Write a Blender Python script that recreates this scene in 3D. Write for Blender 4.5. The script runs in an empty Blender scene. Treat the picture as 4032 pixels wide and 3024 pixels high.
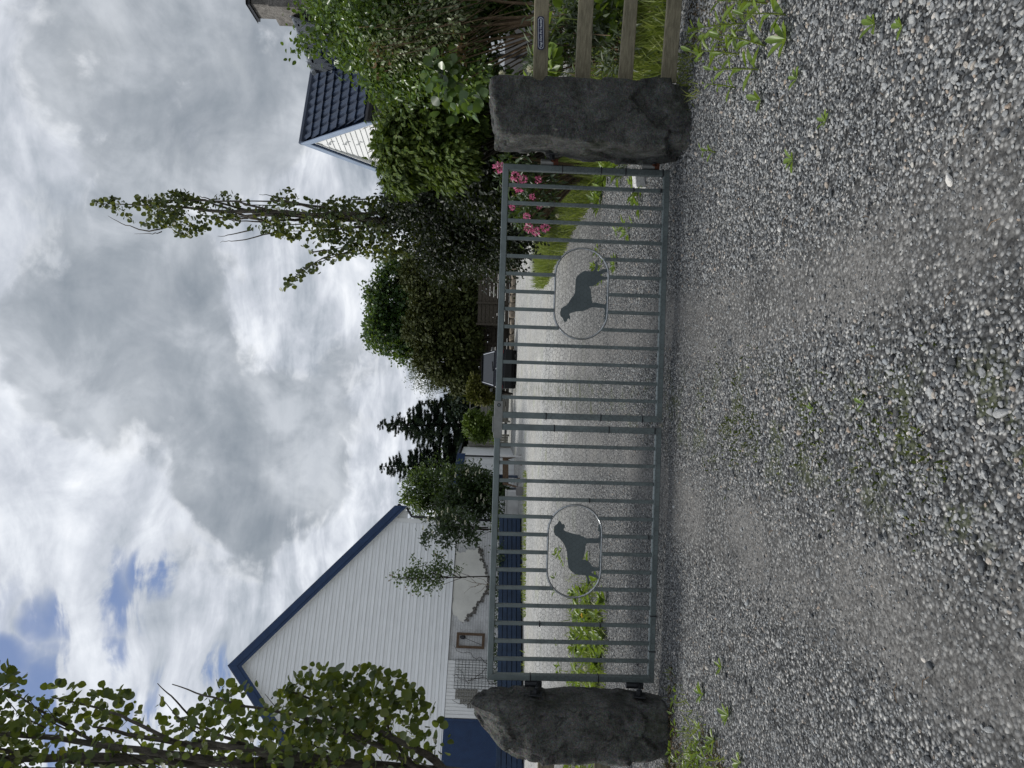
import bpy, bmesh, math, random
import numpy as np
from mathutils import Vector, Matrix

random.seed(7)
RNG = np.random.default_rng(11)
SC = bpy.context.scene
COL = SC.collection
R_ = math.radians

# ------------------------------------------------------------------ camera
RHO, TH, CAM_H, FPX = R_(1.8), R_(2.0), 1.28, 4032 * 26 / 36.0
cr, sr, ct, st = math.cos(RHO), math.sin(RHO), math.cos(TH), math.sin(TH)
RV = np.array([1, 0, 0.]); DV = np.array([0, -st, -ct]); FV = np.array([0, ct, -st])
cam_d = bpy.data.cameras.new("camera"); cam = bpy.data.objects.new("camera", cam_d); COL.objects.link(cam)
cam_d.sensor_width = 36; cam_d.lens = 26; cam_d.clip_start = 0.05; cam_d.clip_end = 2000
cx, cy, cz = sr * RV + cr * DV, cr * RV - sr * DV, -FV      # the phone was held on its side
cam.matrix_world = Matrix(((cx[0], cy[0], cz[0], 0), (cx[1], cy[1], cz[1], 0), (cx[2], cy[2], cz[2], CAM_H), (0, 0, 0, 1)))
SC.camera = cam

# survey of the photograph: a point of the picture at a known distance becomes a point of the place
def ray(x, y):
    a = (3024 - y) - 1512.; b = x - 2016.
    return ((a * cr + b * sr) * RV + (-a * sr + b * cr) * DV) / FPX + FV
def at(x, y, Y):
    r = ray(x, y); return np.array([0, 0, CAM_H]) + r * (Y / r[1])
SQ = 1.8228
def q(x, y, Y): return at(x * SQ, y * SQ, Y)
def gq(x, y, z=0.0):
    r = ray(x * SQ, y * SQ); return np.array([0, 0, CAM_H]) + r * ((z - CAM_H) / r[2])
def pxm(p, Y): return p / 1597.0 * Y

# ------------------------------------------------------------------ light
SUN_AZ, SUN_EL = math.atan2(-0.97, 0.20), R_(50)
sun_d = bpy.data.lights.new("sun", 'SUN'); sun_d.energy = 3.0; sun_d.angle = R_(11); sun_d.color = (1.0, 0.965, 0.915)
sun = bpy.data.objects.new("sun", sun_d); COL.objects.link(sun)
sdir = Vector((math.sin(SUN_AZ) * math.cos(SUN_EL), math.cos(SUN_AZ) * math.cos(SUN_EL), math.sin(SUN_EL)))
sun.rotation_euler = sdir.to_track_quat('Z', 'Y').to_euler()
SC.view_settings.view_transform = 'Standard'; SC.view_settings.look = 'None'
SC.view_settings.exposure = 0.28; SC.view_settings.gamma = 1.0

class NT:
    def __init__(s, tree): s.t = tree; s.n = tree.nodes; s.l = tree.links
    def add(s, typ, inp=None, **kw):
        nd = s.n.new(typ)
        for k, v in kw.items(): setattr(nd, k, v)
        for k, v in (inp or {}).items():
            if isinstance(v, bpy.types.NodeSocket): s.l.new(v, nd.inputs[k])
            else: nd.inputs[k].default_value = v
        return nd
    def math(s, op, a, b=0.0, clamp=False):
        return s.add('ShaderNodeMath', {0: a, 1: b}, operation=op, use_clamp=clamp).outputs[0]
    def vmath(s, op, a, b=(0, 0, 0)):
        nd = s.add('ShaderNodeVectorMath', {0: a, 1: b}, operation=op)
        return nd.outputs['Value'] if op in ('DOT_PRODUCT', 'LENGTH', 'DISTANCE') else nd.outputs[0]
    def mix(s, f, a, b, blend='MIX'):
        nd = s.add('ShaderNodeMix', data_type='RGBA', blend_type=blend)
        for i, v in ((0, f), (6, a), (7, b)):
            if isinstance(v, bpy.types.NodeSocket): s.l.new(v, nd.inputs[i])
            else: nd.inputs[i].default_value = v if i == 0 else (tuple(v) + (1,))[:4]
        return nd.outputs[2]
    def ramp(s, f, stops, interp='LINEAR'):
        nd = s.add('ShaderNodeValToRGB', {0: f}); cr_ = nd.color_ramp; cr_.interpolation = interp
        while len(cr_.elements) < len(stops): cr_.elements.new(0.5)
        for e, (p, c) in zip(cr_.elements, stops):
            e.position = p; e.color = (tuple(c) + (1,))[:4] if hasattr(c, '__len__') else (c, c, c, 1)
        return nd.outputs[0]
    def noise(s, vec, scale=5, detail=4, rough=.55, dist=0.0):
        return s.add('ShaderNodeTexNoise', {'Vector': vec, 'Scale': scale, 'Detail': detail, 'Roughness': rough, 'Distortion': dist})
    def maprange(s, v, a, b, c=0.0, d=1.0, smooth=True):
        nd = s.add('ShaderNodeMapRange', {0: v, 1: a, 2: b, 3: c, 4: d}); nd.interpolation_type = 'SMOOTHSTEP' if smooth else 'LINEAR'; nd.clamp = True
        return nd.outputs[0]

# ------------------------------------------------------------------ sky
world = bpy.data.worlds.new("World"); SC.world = world; world.use_nodes = True
w = NT(world.node_tree); w.n.clear()
tc = w.add('ShaderNodeTexCoord'); dirv = tc.outputs['Generated']
sky = w.add('ShaderNodeTexSky', sky_type='NISHITA', sun_disc=False, sun_elevation=SUN_EL, sun_rotation=SUN_AZ)
skyc = w.vmath('SCALE', sky.outputs[0]); skyc.node.inputs['Scale'].default_value = 0.11
sep = w.add('ShaderNodeSeparateXYZ', {0: dirv})
zz = w.math('ADD', w.math('MAXIMUM', sep.outputs[2], 0.0), 0.30)
pl = w.add('ShaderNodeCombineXYZ', {0: w.math('DIVIDE', sep.outputs[0], zz), 1: w.math('DIVIDE', sep.outputs[1], zz), 2: 0.0}).outputs[0]
warp = w.noise(pl, 1.6, 3, .5)
plw = w.vmath('ADD', pl, w.vmath('SCALE', w.vmath('SUBTRACT', warp.outputs['Color'], (.5, .5, .5))))
plw.node.inputs[1].links[0].from_node.inputs['Scale'].default_value = 0.35
mp = w.add('ShaderNodeMapping', {'Vector': plw, 'Rotation': (0, 0, R_(38)), 'Scale': (2.4, 5.4, 1)})
streak = w.noise(mp.outputs[0], 1.5, 9, .56, .35).outputs[0]
big = w.noise(plw, 3.0, 8, .55, .45).outputs[0]
fine = w.noise(plw, 8.5, 8, .6, .5).outputs[0]
lump = w.noise(dirv, 9.0, 8, .56, .7).outputs[0]
# brightness of the deck: smooth streaks over lumpy masses
lum = w.math('ADD', w.math('MULTIPLY', big, 0.27), w.math('ADD', w.math('MULTIPLY', streak, 0.34), w.math('ADD', w.math('MULTIPLY', fine, 0.19), w.math('MULTIPLY', lump, .20))))
deck = w.ramp(lum, [(0.40, (.27, .305, .355)), (0.455, (.38, .415, .465)), (0.50, (.48, .51, .565)), (0.55, (.61, .64, .69)), (0.62, (.78, .80, .835))])
# heavier clouds hang at these bearings
def bearing(x, y):
    r = ray(x * SQ, y * SQ); r = r / np.linalg.norm(r); return tuple(r)
dw = w.vmath('ADD', dirv, w.vmath('SCALE', w.vmath('SUBTRACT', w.noise(dirv, 6.0, 4, .55, .4).outputs['Color'], (.5, .5, .5))))
dw.node.inputs[1].links[0].from_node.inputs['Scale'].default_value = 0.16
dwn = w.vmath('NORMALIZE', dw)
dark = 0.0
for (x, y, ang, amt) in ((300, 720, 8.5, .92), (250, 770, 6, .4), (400, 150, 10.5, .80), (330, 170, 6, .4), (540, 1010, 7.0, .95), (490, 1075, 5, .6), (240, 560, 6.0, .55), (560, 520, 7, .25),
                         (775, 850, 5.5, .60), (850, 800, 4, .5), (700, 900, 3.5, .3), (660, 720, 6.5, .30), (600, 330, 6, .30), (180, 330, 7, .35), (380, 1180, 5.0, .5), (130, 80, 9, .3)):
    dt = w.vmath('DOT_PRODUCT', dwn, bearing(x, y))
    m = w.math('MULTIPLY', w.maprange(dt, math.cos(R_(ang * 1.28)), math.cos(R_(ang * 0.35))), amt)
    dark = w.math('MAXIMUM', dark, m) if dark != 0.0 else m
puff = w.noise(dirv, 7.5, 10, .58, .25).outputs[0]
cum = w.math('ADD', w.math('MULTIPLY', dark, .60), w.math('MULTIPLY', puff, 1.1))
alpha = w.maprange(cum, .76, .95)
rim = w.math('MULTIPLY', w.math('MULTIPLY', alpha, w.math('SUBTRACT', 1.0, alpha)), .75)
rim = w.math('MULTIPLY', rim, w.maprange(fine, .42, .60))
belly_col = w.ramp(w.math('ADD', w.math('MULTIPLY', puff, .6), w.math('MULTIPLY', lump, .4)), [(.40, (.175, .205, .24)), (.50, (.26, .29, .325)), (.60, (.42, .45, .49))])
bellies = w.mix(w.math('MULTIPLY', alpha, .78), deck, belly_col)
bellies = w.mix(w.math('MULTIPLY', rim, 1.0, True), bellies, (.92, .93, .95))
# the blue shows through thin places towards the upper left
bl = 0.0
for (x, y, ang) in ((20, 1450, 2.6), (185, 1305, 2.6), (315, 1240, 1.8), (150, 1490, 2.4), (415, 1470, 2.6), (60, 1600, 4), (420, 1640, 4), (-320, 1300, 5), (-520, 1500, 10)):
    dt = w.vmath('DOT_PRODUCT', dwn, bearing(x, y))
    m = w.maprange(dt, math.cos(R_(ang * 1.35)), math.cos(R_(ang * .3)))
    bl = w.math('MAXIMUM', bl, m) if bl != 0.0 else m
hole = w.math('MULTIPLY', bl, w.maprange(w.math('ADD', streak, w.math('MULTIPLY', fine, .35)), .57, .67, 1.0, 0.0))
blue = w.mix(.72, skyc, (.12, .18, .37))
br = w.add('ShaderNodeCombineXYZ', {0: 0, 1: 0, 2: 0})
lift = w.maprange(w.vmath('DOT_PRODUCT', dirv, bearing(150, 1560)), math.cos(R_(50)), math.cos(R_(8)), 1.0, 1.08)
lit = w.vmath('SCALE', bellies); w.l.new(lift, lit.node.inputs['Scale'])
cloudy = w.mix(w.math('MULTIPLY', hole, .9), lit, blue)
below = w.maprange(sep.outputs[2], -0.06, 0.0)
final = w.mix(below, (.16, .17, .16), cloudy)
bg = w.add('ShaderNodeBackground', {0: final, 1: 1.0}); out = w.add('ShaderNodeOutputWorld', {0: bg.outputs[0]})

# ------------------------------------------------------------------ object helpers
ORG = {}
def tag(o, label=None, cat=None, group=None, kind=None):
    if label: o['label'] = label
    if cat: o['category'] = cat
    if group: o['group'] = group
    if kind: o['kind'] = kind
    return o
def thing(name, loc, label, cat, group=None):
    o = bpy.data.objects.new(name, None); COL.objects.link(o); o.location = [float(v) for v in loc]; o.empty_display_size = .1
    ORG[o.name] = np.array(loc, float); return tag(o, label, cat, group)
def mk(name, V, F, mat, parent=None, smooth=False, mats=None, midx=None):
    """One mesh object; V in world space (or the parent thing's frame origin is subtracted)."""
    V = np.asarray(V, float)
    if parent is not None: V = V - ORG[parent.name]
    me = bpy.data.meshes.new(name)
    if isinstance(F, tuple) and F[0] == 'np':
        idx, tot = F[1], F[2]
        me.vertices.add(len(V)); me.vertices.foreach_set('co', V.astype(np.float32).ravel())
        me.loops.add(len(idx)); me.loops.foreach_set('vertex_index', idx.astype(np.int32))
        me.polygons.add(len(tot)); starts = np.concatenate([[0], np.cumsum(tot)[:-1]])
        me.polygons.foreach_set('loop_start', starts.astype(np.int32)); me.polygons.foreach_set('loop_total', tot.astype(np.int32))
        me.update(calc_edges=True)
    else:
        me.from_pydata(V.tolist(), [], [list(map(int, f)) for f in F])
    if mats:
        for m in mats: me.materials.append(m)
        if midx is not None: me.polygons.foreach_set('material_index', np.asarray(midx, np.int32))
    else: me.materials.append(mat)
    if smooth: me.polygons.foreach_set('use_smooth', np.ones(len(me.polygons), bool))
    me.validate(); me.update()
    o = bpy.data.objects.new(name, me); COL.objects.link(o)
    if parent is not None: o.parent = parent; ORG[o.name] = ORG[parent.name]
    else: ORG[o.name] = np.zeros(3)
    return o
class MB:
    """collects simple shapes for one mesh"""
    def __init__(s): s.V = []; s.F = []
    def add(s, V, F):
        n = len(s.V); s.V += [tuple(map(float, v)) for v in V]; s.F += [[i + n for i in f] for f in F]; return s
    def box(s, a, b):
        (x0, y0, z0), (x1, y1, z1) = a, b
        return s.hexa([(x0, y0, z0), (x1, y0, z0), (x1, y1, z0), (x0, y1, z0), (x0, y0, z1), (x1, y0, z1), (x1, y1, z1), (x0, y1, z1)])
    def hexa(s, P): return s.add(P, [(0, 3, 2, 1), (4, 5, 6, 7), (0, 1, 5, 4), (1, 2, 6, 5), (2, 3, 7, 6), (3, 0, 4, 7)])
    def slab(s, quad, n):
        """a quadrilateral thickened by the vector n"""
        n = np.asarray(n, float); Q = [np.asarray(p, float) for p in quad]; k = len(Q)
        V = Q + [p + n for p in Q]
        return s.add(V, [list(range(k))[::-1], list(range(k, 2 * k))] + [[i, (i + 1) % k, (i + 1) % k + k, i + k] for i in range(k)])
    def bar(s, a, b, w_, h_, up=(0, 0, 1)):
        a = np.asarray(a, float); b = np.asarray(b, float); t = b - a; t /= np.linalg.norm(t)
        up = np.asarray(up, float); sd = np.cross(t, up); sd /= np.linalg.norm(sd); u = np.cross(sd, t)
        P = [p + sd * i * w_ / 2 + u * j * h_ / 2 for p in (a, b) for (i, j) in ((-1, -1), (1, -1), (1, 1), (-1, 1))]
        return s.hexa(P)
    def tube(s, pts, radii, n=6, cap=True):
        pts = [np.asarray(p, float) for p in pts]
        if not hasattr(radii, '__len__'): radii = [radii] * len(pts)
        rings = []; ref = None
        for i, p in enumerate(pts):
            t = pts[min(i + 1, len(pts) - 1)] - pts[max(i - 1, 0)]; t = t / (np.linalg.norm(t) + 1e-9)
            if ref is None:
                ref = np.cross(t, (0, 0, 1)) if abs(t[2]) < .9 else np.cross(t, (1, 0, 0))
            ref = ref - t * np.dot(ref, t); ref /= np.linalg.norm(ref) + 1e-9; bn = np.cross(t, ref)
            rings.append([p + radii[i] * (math.cos(2 * math.pi * k / n) * ref + math.sin(2 * math.pi * k / n) * bn) for k in range(n)])
        V = [v for r in rings for v in r]; F = []
        for i in range(len(pts) - 1):
            for k in range(n): F.append([i * n + k, i * n + (k + 1) % n, (i + 1) * n + (k + 1) % n, (i + 1) * n + k])
        if cap: F.append(list(range(n))[::-1]); F.append([(len(pts) - 1) * n + k for k in range(n)])
        return s.add(V, F)
    def build(s, name, mat, parent=None, smooth=False): return mk(name, s.V, s.F, mat, parent, smooth)
def bevel(o, wd, seg=2):
    m = o.modifiers.new('bevel', 'BEVEL'); m.width = wd; m.segments = seg; m.limit_method = 'ANGLE'; m.angle_limit = R_(35)
    return o
def copy_tree(o, parent=None):
    c = o.copy(); COL.objects.link(c); c.parent = parent
    for ch in list(o.children): copy_tree(ch, c)
    return c
def vnoise(P, scale, seed=0, octaves=4):
    """smooth value noise on points, -1..1"""
    P = np.asarray(P, float) * scale; tot = np.zeros(len(P)); amp = 1.0; s_ = 0
    for o in range(octaves):
        i = np.floor(P).astype(np.int64); f = P - i; f = f * f * (3 - 2 * f); acc = 0
        for dx in (0, 1):
            for dy in (0, 1):
                for dz in (0, 1):
                    h = ((i[:, 0] + dx) * 374761393 + (i[:, 1] + dy) * 668265263 + (i[:, 2] + dz) * 2147483647 + seed * 974634777 + o * 7919) & 0x7fffffff
                    h = (h ^ (h >> 13)) * 1274126177 & 0x7fffffff; h = (h ^ (h >> 16)) & 0xffff
                    acc = acc + h / 32767.5 * np.where(dx, f[:, 0], 1 - f[:, 0]) * np.where(dy, f[:, 1], 1 - f[:, 1]) * np.where(dz, f[:, 2], 1 - f[:, 2])
        tot += amp * (acc - 1); s_ += amp; amp *= .5; P = P * 2.03
    return tot / s_

# ------------------------------------------------------------------ materials
def M(name, base, rough=.6, var=.15, scale=6, bump=0.0, bscale=60, metal=0.0, spec=.4, base2=None, stretch=None, fine=0.0):
    m = bpy.data.materials.new(name); m.use_nodes = True; t = NT(m.node_tree); t.n.clear()
    co = t.add('ShaderNodeTexCoord').outputs['Object']
    if stretch: co = t.add('ShaderNodeMapping', {'Vector': co, 'Scale': stretch}).outputs[0]
    nz = t.noise(co, scale, 6, .6).outputs[0]
    b2 = base2 or tuple(min(1, c * (1 - var)) for c in base); b1 = base if base2 else tuple(min(1, c * (1 + var)) for c in base)
    col = t.ramp(nz, [(.34, b2), (.66, b1)])
    if fine:
        f2 = t.noise(co, bscale, 5, .65).outputs[0]
        col = t.mix(fine, col, t.ramp(f2, [(.3, 0.0), (.7, 1.0)]), 'OVERLAY')
    d = {'Base Color': col, 'Roughness': rough, 'Metallic': metal, 'Specular IOR Level': spec}
    if bump:
        h = t.noise(co, bscale, 6, .62).outputs[0]
        d['Normal'] = t.add('ShaderNodeBump', {'Height': h, 'Strength': bump, 'Distance': .02}).outputs[0]
    p = t.add('ShaderNodeBsdfPrincipled', d); t.add('ShaderNodeOutputMaterial', {0: p.outputs[0]}); return m
def LEAF(name, cols, trans=.3, rough=.42, tcol=None, spec=.5):
    """leaf: every leaf its own tint, light shines through it"""
    m = bpy.data.materials.new(name); m.use_nodes = True; t = NT(m.node_tree); t.n.clear()
    g_ = t.add('ShaderNodeNewGeometry'); co = t.add('ShaderNodeTexCoord').outputs['Object']
    rnd = g_.outputs['Random Per Island']
    nz = t.noise(co, 1.7, 3, .5).outputs[0]
    f = t.math('ADD', t.math('MULTIPLY', rnd, .75), t.math('MULTIPLY', t.math('SUBTRACT', nz, .5), .7), True)
    n = len(cols); col = t.ramp(f, [(i / (n - 1), c) for i, c in enumerate(cols)])
    p = t.add('ShaderNodeBsdfPrincipled', {'Base Color': col, 'Roughness': rough, 'Specular IOR Level': spec})
    tr = t.add('ShaderNodeBsdfTranslucent', {0: t.mix(.5, col, tcol or (.22, .32, .03))})
    mx = t.add('ShaderNodeMixShader', {0: trans, 1: p.outputs[0], 2: tr.outputs[0]})
    t.add('ShaderNodeOutputMaterial', {0: mx.outputs[0]}); return m

m_galv = M('galvanised_steel', (.155, .185, .185), .42, .16, 9, .05, 90, .55, .5)
m_galv2 = M('dull_galvanised_plate', (.23, .235, .225), .45, .15, 14, .04, 90, .5, .5)
m_sheet = M('grey_steel_sheet', (.105, .13, .135), .5, .12, 6, .03, 80, .35, .4)
m_chrome = M('bright_steel_rod', (.42, .44, .45), .28, .1, 12, 0, 60, .85, .5)
m_wire = M('dark_wire', (.05, .055, .055), .5, .2, 20, 0, 60, .4, .4)
m_tie = M('black_plastic', (.012, .012, .014), .45, .1, 20)
m_iron = M('dark_hinge_iron', (.035, .038, .042), .5, .3, 25, .1, 120, .5, .4)
m_rust = M('rusty_iron', (.10, .035, .02), .75, .4, 40, .2, 160, .2, .3)
m_wood = M('weathered_wood', (.20, .18, .125), .8, .3, 3, .25, 40, 0, .2, stretch=(2.5, 12, 30), fine=.3)
m_wood_shade = M('shaded_fence_wood', (.055, .048, .038), .85, .3, 3, .2, 40, 0, .2, stretch=(2.5, 12, 14))  # fence wood with the shade under the cypress put into its colour
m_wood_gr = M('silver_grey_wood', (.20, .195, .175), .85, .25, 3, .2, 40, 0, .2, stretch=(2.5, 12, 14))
m_wood_br = M('brown_wood', (.11, .075, .05), .8, .3, 3, .2, 40, 0, .2, stretch=(4, 4, 14))
m_white = M('white_painted_board', (.77, .79, .80), .55, .04, 2.2, .03, 60, 0, .3, stretch=(1, 1, 3))
m_white2 = M('cream_white_board', (.72, .73, .725), .55, .05, 2.0, .03, 50, 0, .3)
m_blue = M('dark_blue_paint', (.014, .038, .100), .5, .15, 5, .05, 60, 0, .35)
m_blue_fence = M('navy_fence_paint', (.012, .030, .066), .5, .2, 5, .08, 60, 0, .35)
m_tile = M('dark_roof_tile', (.020, .033, .062), .42, .16, 3, .1, 60, 0, .5)
m_tile2 = M('grey_roof_tile', (.17, .19, .215), .45, .14, 3, .1, 60, 0, .5)
m_trim = M('blue_grey_trim', (.24, .30, .40), .5, .06, 3)
m_concrete = M('grey_concrete', (.16, .155, .15), .85, .14, 3, .2, 90, 0, .2)
m_conc_w = M('whitewashed_concrete', (.55, .55, .54), .85, .12, 4, .3, 50, 0, .2)
m_chim = M('stone_chimney', (.135, .128, .118), .9, .35, 6, .5, 30, 0, .2, fine=.4)
m_bark = M('grey_bark', (.105, .095, .08), .9, .35, 14, .5, 60, 0, .15, stretch=(3, 3, .6), fine=.3)
m_bark_dk = M('dark_bark', (.035, .030, .025), .9, .3, 14, .3, 60, 0, .15)
m_twig = M('brown_twigs', (.14, .10, .065), .85, .35, 14, .2, 60, 0, .15)
m_black = M('black_metal', (.012, .013, .016), .4, .1, 10)
m_plaster = M('old_plaster', (.66, .655, .61), .85, .08, 2.0, .12, 18, 0, .15, fine=.08)
m_rock = M('pale_boulder', (.36, .345, .32), .9, .3, 6, .6, 26, 0, .2, fine=.5)
m_dirt = M('dark_soil', (.045, .038, .026), .95, .4, 5, .6, 40, 0, .1)

def granite_mat(name, dark, light, moss):
    m = bpy.data.materials.new(name); m.use_nodes = True; t = NT(m.node_tree); t.n.clear()
    co = t.add('ShaderNodeTexCoord').outputs['Object']
    a = t.noise(co, 5, 7, .62).outputs[0]; b = t.noise(co, 120, 3, .7).outputs[0]; c = t.noise(co, 42, 5, .7, .5).outputs[0]
    v = t.add('ShaderNodeTexVoronoi', {'Vector': co, 'Scale': 190.}).outputs['Color']
    col = t.ramp(a, [(.3, dark), (.52, tuple((x + y) / 2 for x, y in zip(dark, light))), (.72, light)])
    col = t.mix(.55, col, t.ramp(t.math('ADD', t.math('MULTIPLY', b, .5), t.math('MULTIPLY', c, .5)), [(.36, 0.02), (.64, .98)]), 'OVERLAY')
    col = t.mix(.22, col, v, 'OVERLAY')
    crk = t.noise(co, 14, 8, .7, 1.2).outputs[0]; col = t.mix(t.math('MULTIPLY', t.maprange(crk, .36, .46, 1.0, 0.0), .6), col, tuple(x * .45 for x in dark))
    ms = t.noise(co, 3.2, 6, .65).outputs[0]
    col = t.mix(t.math('MULTIPLY', t.maprange(ms, .53, .68), .75), col, moss)
    lich = t.noise(co, 9, 5, .6).outputs[0]
    col = t.mix(t.math('MULTIPLY', t.maprange(lich, .62, .74), .35), col, tuple(min(1, x * 1.7) for x in light))
    hgt = t.math('ADD', t.math('MULTIPLY', crk, 1.3), t.math('ADD', t.math('MULTIPLY', c, .6), t.math('MULTIPLY', b, .4)))
    bp_ = t.add('ShaderNodeBump', {'Height': hgt, 'Strength': 1.0, 'Distance': .022}).outputs[0]
    p = t.add('ShaderNodeBsdfPrincipled', {'Base Color': col, 'Roughness': .88, 'Specular IOR Level': .25, 'Normal': bp_})
    t.add('ShaderNodeOutputMaterial', {0: p.outputs[0]}); return m
m_gran_r = granite_mat('rough_granite', (.032, .034, .032), (.150, .152, .142), (.034, .040, .024))
m_gran_l = granite_mat('mossy_granite', (.034, .036, .033), (.155, .156, .145), (.040, .048, .024))

# ------------------------------------------------------------------ ground
TRACKS = (0.45, -0.70)
def track_amt(X, Y):
    wob = .06 * np.sin(Y * 1.1 + .7) + .04 * np.sin(Y * 2.7)
    w_ = .21 + .05 * np.sin(Y * 1.7)
    return np.clip(np.maximum(*[np.exp(-(((X - c - wob) / w_) ** 2)) for c in TRACKS]), 0, 1)
def ground_material():
    m = bpy.data.materials.new('gravel_and_grit'); m.use_nodes = True; t = NT(m.node_tree); t.n.clear()
    co = t.add('ShaderNodeTexCoord').outputs['Object']
    s_ = t.add('ShaderNodeSeparateXYZ', {0: co})
    wv = t.math('MULTIPLY', t.math('SINE', t.math('MULTIPLY', s_.outputs[1], 1.1)), .07)
    tr = 0.0
    for c in TRACKS:
        d = t.math('ABSOLUTE', t.math('SUBTRACT', t.math('SUBTRACT', s_.outputs[0], c), wv))
        mm = t.maprange(d, .10, .36, 1.0, 0.0)
        tr = t.math('MAXIMUM', tr, mm) if tr != 0.0 else mm
    patch = t.noise(co, 1.1, 5, .6).outputs[0]
    tr = t.math('MULTIPLY', tr, t.maprange(patch, .34, .62, .15, 1.0))
    grit = t.noise(co, 190, 3, .75).outputs[0]; grit2 = t.noise(co, 70, 4, .7).outputs[0]
    vo = t.add('ShaderNodeTexVoronoi', {'Vector': co, 'Scale': 62.}); vof = t.add('ShaderNodeTexVoronoi', {'Vector': co, 'Scale': 140.})
    vr = t.add('ShaderNodeSeparateColor', {0: vo.outputs['Color']}).outputs[0]
    vr2 = t.add('ShaderNodeSeparateColor', {0: vof.outputs['Color']}).outputs[0]
    stone = t.ramp(vr, [(0, (.05, .052, .054)), (.35, (.13, .135, .137)), (.7, (.25, .255, .255)), (.92, (.40, .40, .39)), (1, (.55, .55, .53))])
    edge = t.maprange(vo.outputs['Distance'], .35, .62, .85, .22)
    stone = t.mix(1.0, stone, t.add('ShaderNodeCombineXYZ', {0: edge, 1: edge, 2: edge}).outputs[0], 'MULTIPLY')
    sand = t.ramp(t.math('ADD', t.math('MULTIPLY', grit, .5), t.math('MULTIPLY', vr2, .5)), [(.2, (.046, .045, .043)), (.5, (.115, .112, .107)), (.85, (.235, .23, .22))])
    col = t.mix(t.math('MULTIPLY', tr, .85), stone, sand)
    # beyond the gate the stone colour is lightened to stand in for sunlight
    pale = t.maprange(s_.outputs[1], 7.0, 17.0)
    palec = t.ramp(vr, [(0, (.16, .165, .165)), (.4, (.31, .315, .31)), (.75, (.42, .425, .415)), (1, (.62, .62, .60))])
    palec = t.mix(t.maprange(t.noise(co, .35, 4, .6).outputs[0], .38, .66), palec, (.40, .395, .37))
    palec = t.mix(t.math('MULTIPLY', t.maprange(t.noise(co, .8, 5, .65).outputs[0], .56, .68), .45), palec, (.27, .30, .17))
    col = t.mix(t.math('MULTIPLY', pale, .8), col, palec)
    sp1 = t.noise(co, 26, 3, .7).outputs[0]; sp2 = t.noise(co, 7, 4, .7).outputs[0]
    spk = t.math('ADD', t.math('MULTIPLY', sp1, .6), t.math('MULTIPLY', sp2, .4))
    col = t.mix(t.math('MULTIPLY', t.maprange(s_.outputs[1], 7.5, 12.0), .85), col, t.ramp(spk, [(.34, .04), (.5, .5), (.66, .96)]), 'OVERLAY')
    blot = t.noise(co, .55, 4, .55).outputs[0]
    col = t.mix(.35, col, t.ramp(blot, [(.35, .36), (.65, .62)]), 'OVERLAY')
    # moss and earth on the strip between the wheels and along the verges
    mid = t.maprange(t.math('ABSOLUTE', t.math('ADD', s_.outputs[0], .14)), .12, .34, 1.0, 0.0)
    mo = t.math('MULTIPLY', mid, t.maprange(t.noise(co, 4.2, 5, .65).outputs[0], .50, .62))
    col = t.mix(t.math('MULTIPLY', mo, .65), col, (.05, .062, .018))
    verge = t.math('MAXIMUM', t.maprange(s_.outputs[0], 1.75, 2.35), t.maprange(s_.outputs[0], -2.0, -2.7))
    near = t.maprange(s_.outputs[1], 5.2, 4.4)
    col = t.mix(t.math('MULTIPLY', t.math('MULTIPLY', verge, near), t.maprange(t.noise(co, 6, 5, .6).outputs[0], .38, .55)), col, (.055, .05, .032))
    hgt = t.math('ADD', t.math('MULTIPLY', t.maprange(vo.outputs['Distance'], .05, .7, 1.0, 0.0), t.math('SUBTRACT', 1.0, t.math('MULTIPLY', tr, .8))), t.math('MULTIPLY', grit2, .55))
    b = t.add('ShaderNodeBump', {'Height': hgt, 'Strength': .8, 'Distance': .010}).outputs[0]
    p = t.add('ShaderNodeBsdfPrincipled', {'Base Color': col, 'Roughness': .85, 'Specular IOR Level': .25, 'Normal': b})
    t.add('ShaderNodeOutputMaterial', {0: p.outputs[0]}); return m
m_ground = ground_material()
def gz(X, Y):
    X = np.asarray(X, float); Y = np.asarray(Y, float)
    P = np.stack([X, Y, np.zeros_like(X)], -1).reshape(-1, 3)
    n = vnoise(P, .9, 3, 3).reshape(X.shape)
    return .016 * n * np.clip((9 - Y) / 3, 0, 1) - .012 * track_amt(X, Y) * np.clip((9 - Y) / 3, 0, 1)
def make_ground():
    xs = np.concatenate([[-900, -300, -100, -40, -15, -8], np.linspace(-5, 5, 101), [8, 15, 40, 100, 300, 900]])
    ys = np.concatenate([[-200, -40, -10, -3, -1], np.linspace(0, 10, 101), [12, 15, 20, 30, 50, 90, 200, 500, 1400]])
    X, Y = np.meshgrid(xs, ys); Z = gz(X, Y)
    V = np.stack([X, Y, Z], -1).reshape(-1, 3); nx = len(xs); F = []
    for j in range(len(ys) - 1):
        for i in range(nx - 1): F.append((j * nx + i, j * nx + i + 1, (j + 1) * nx + i + 1, (j + 1) * nx + i))
    tag(mk('ground', V, F, m_ground, smooth=True), kind='structure')
make_ground()

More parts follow.
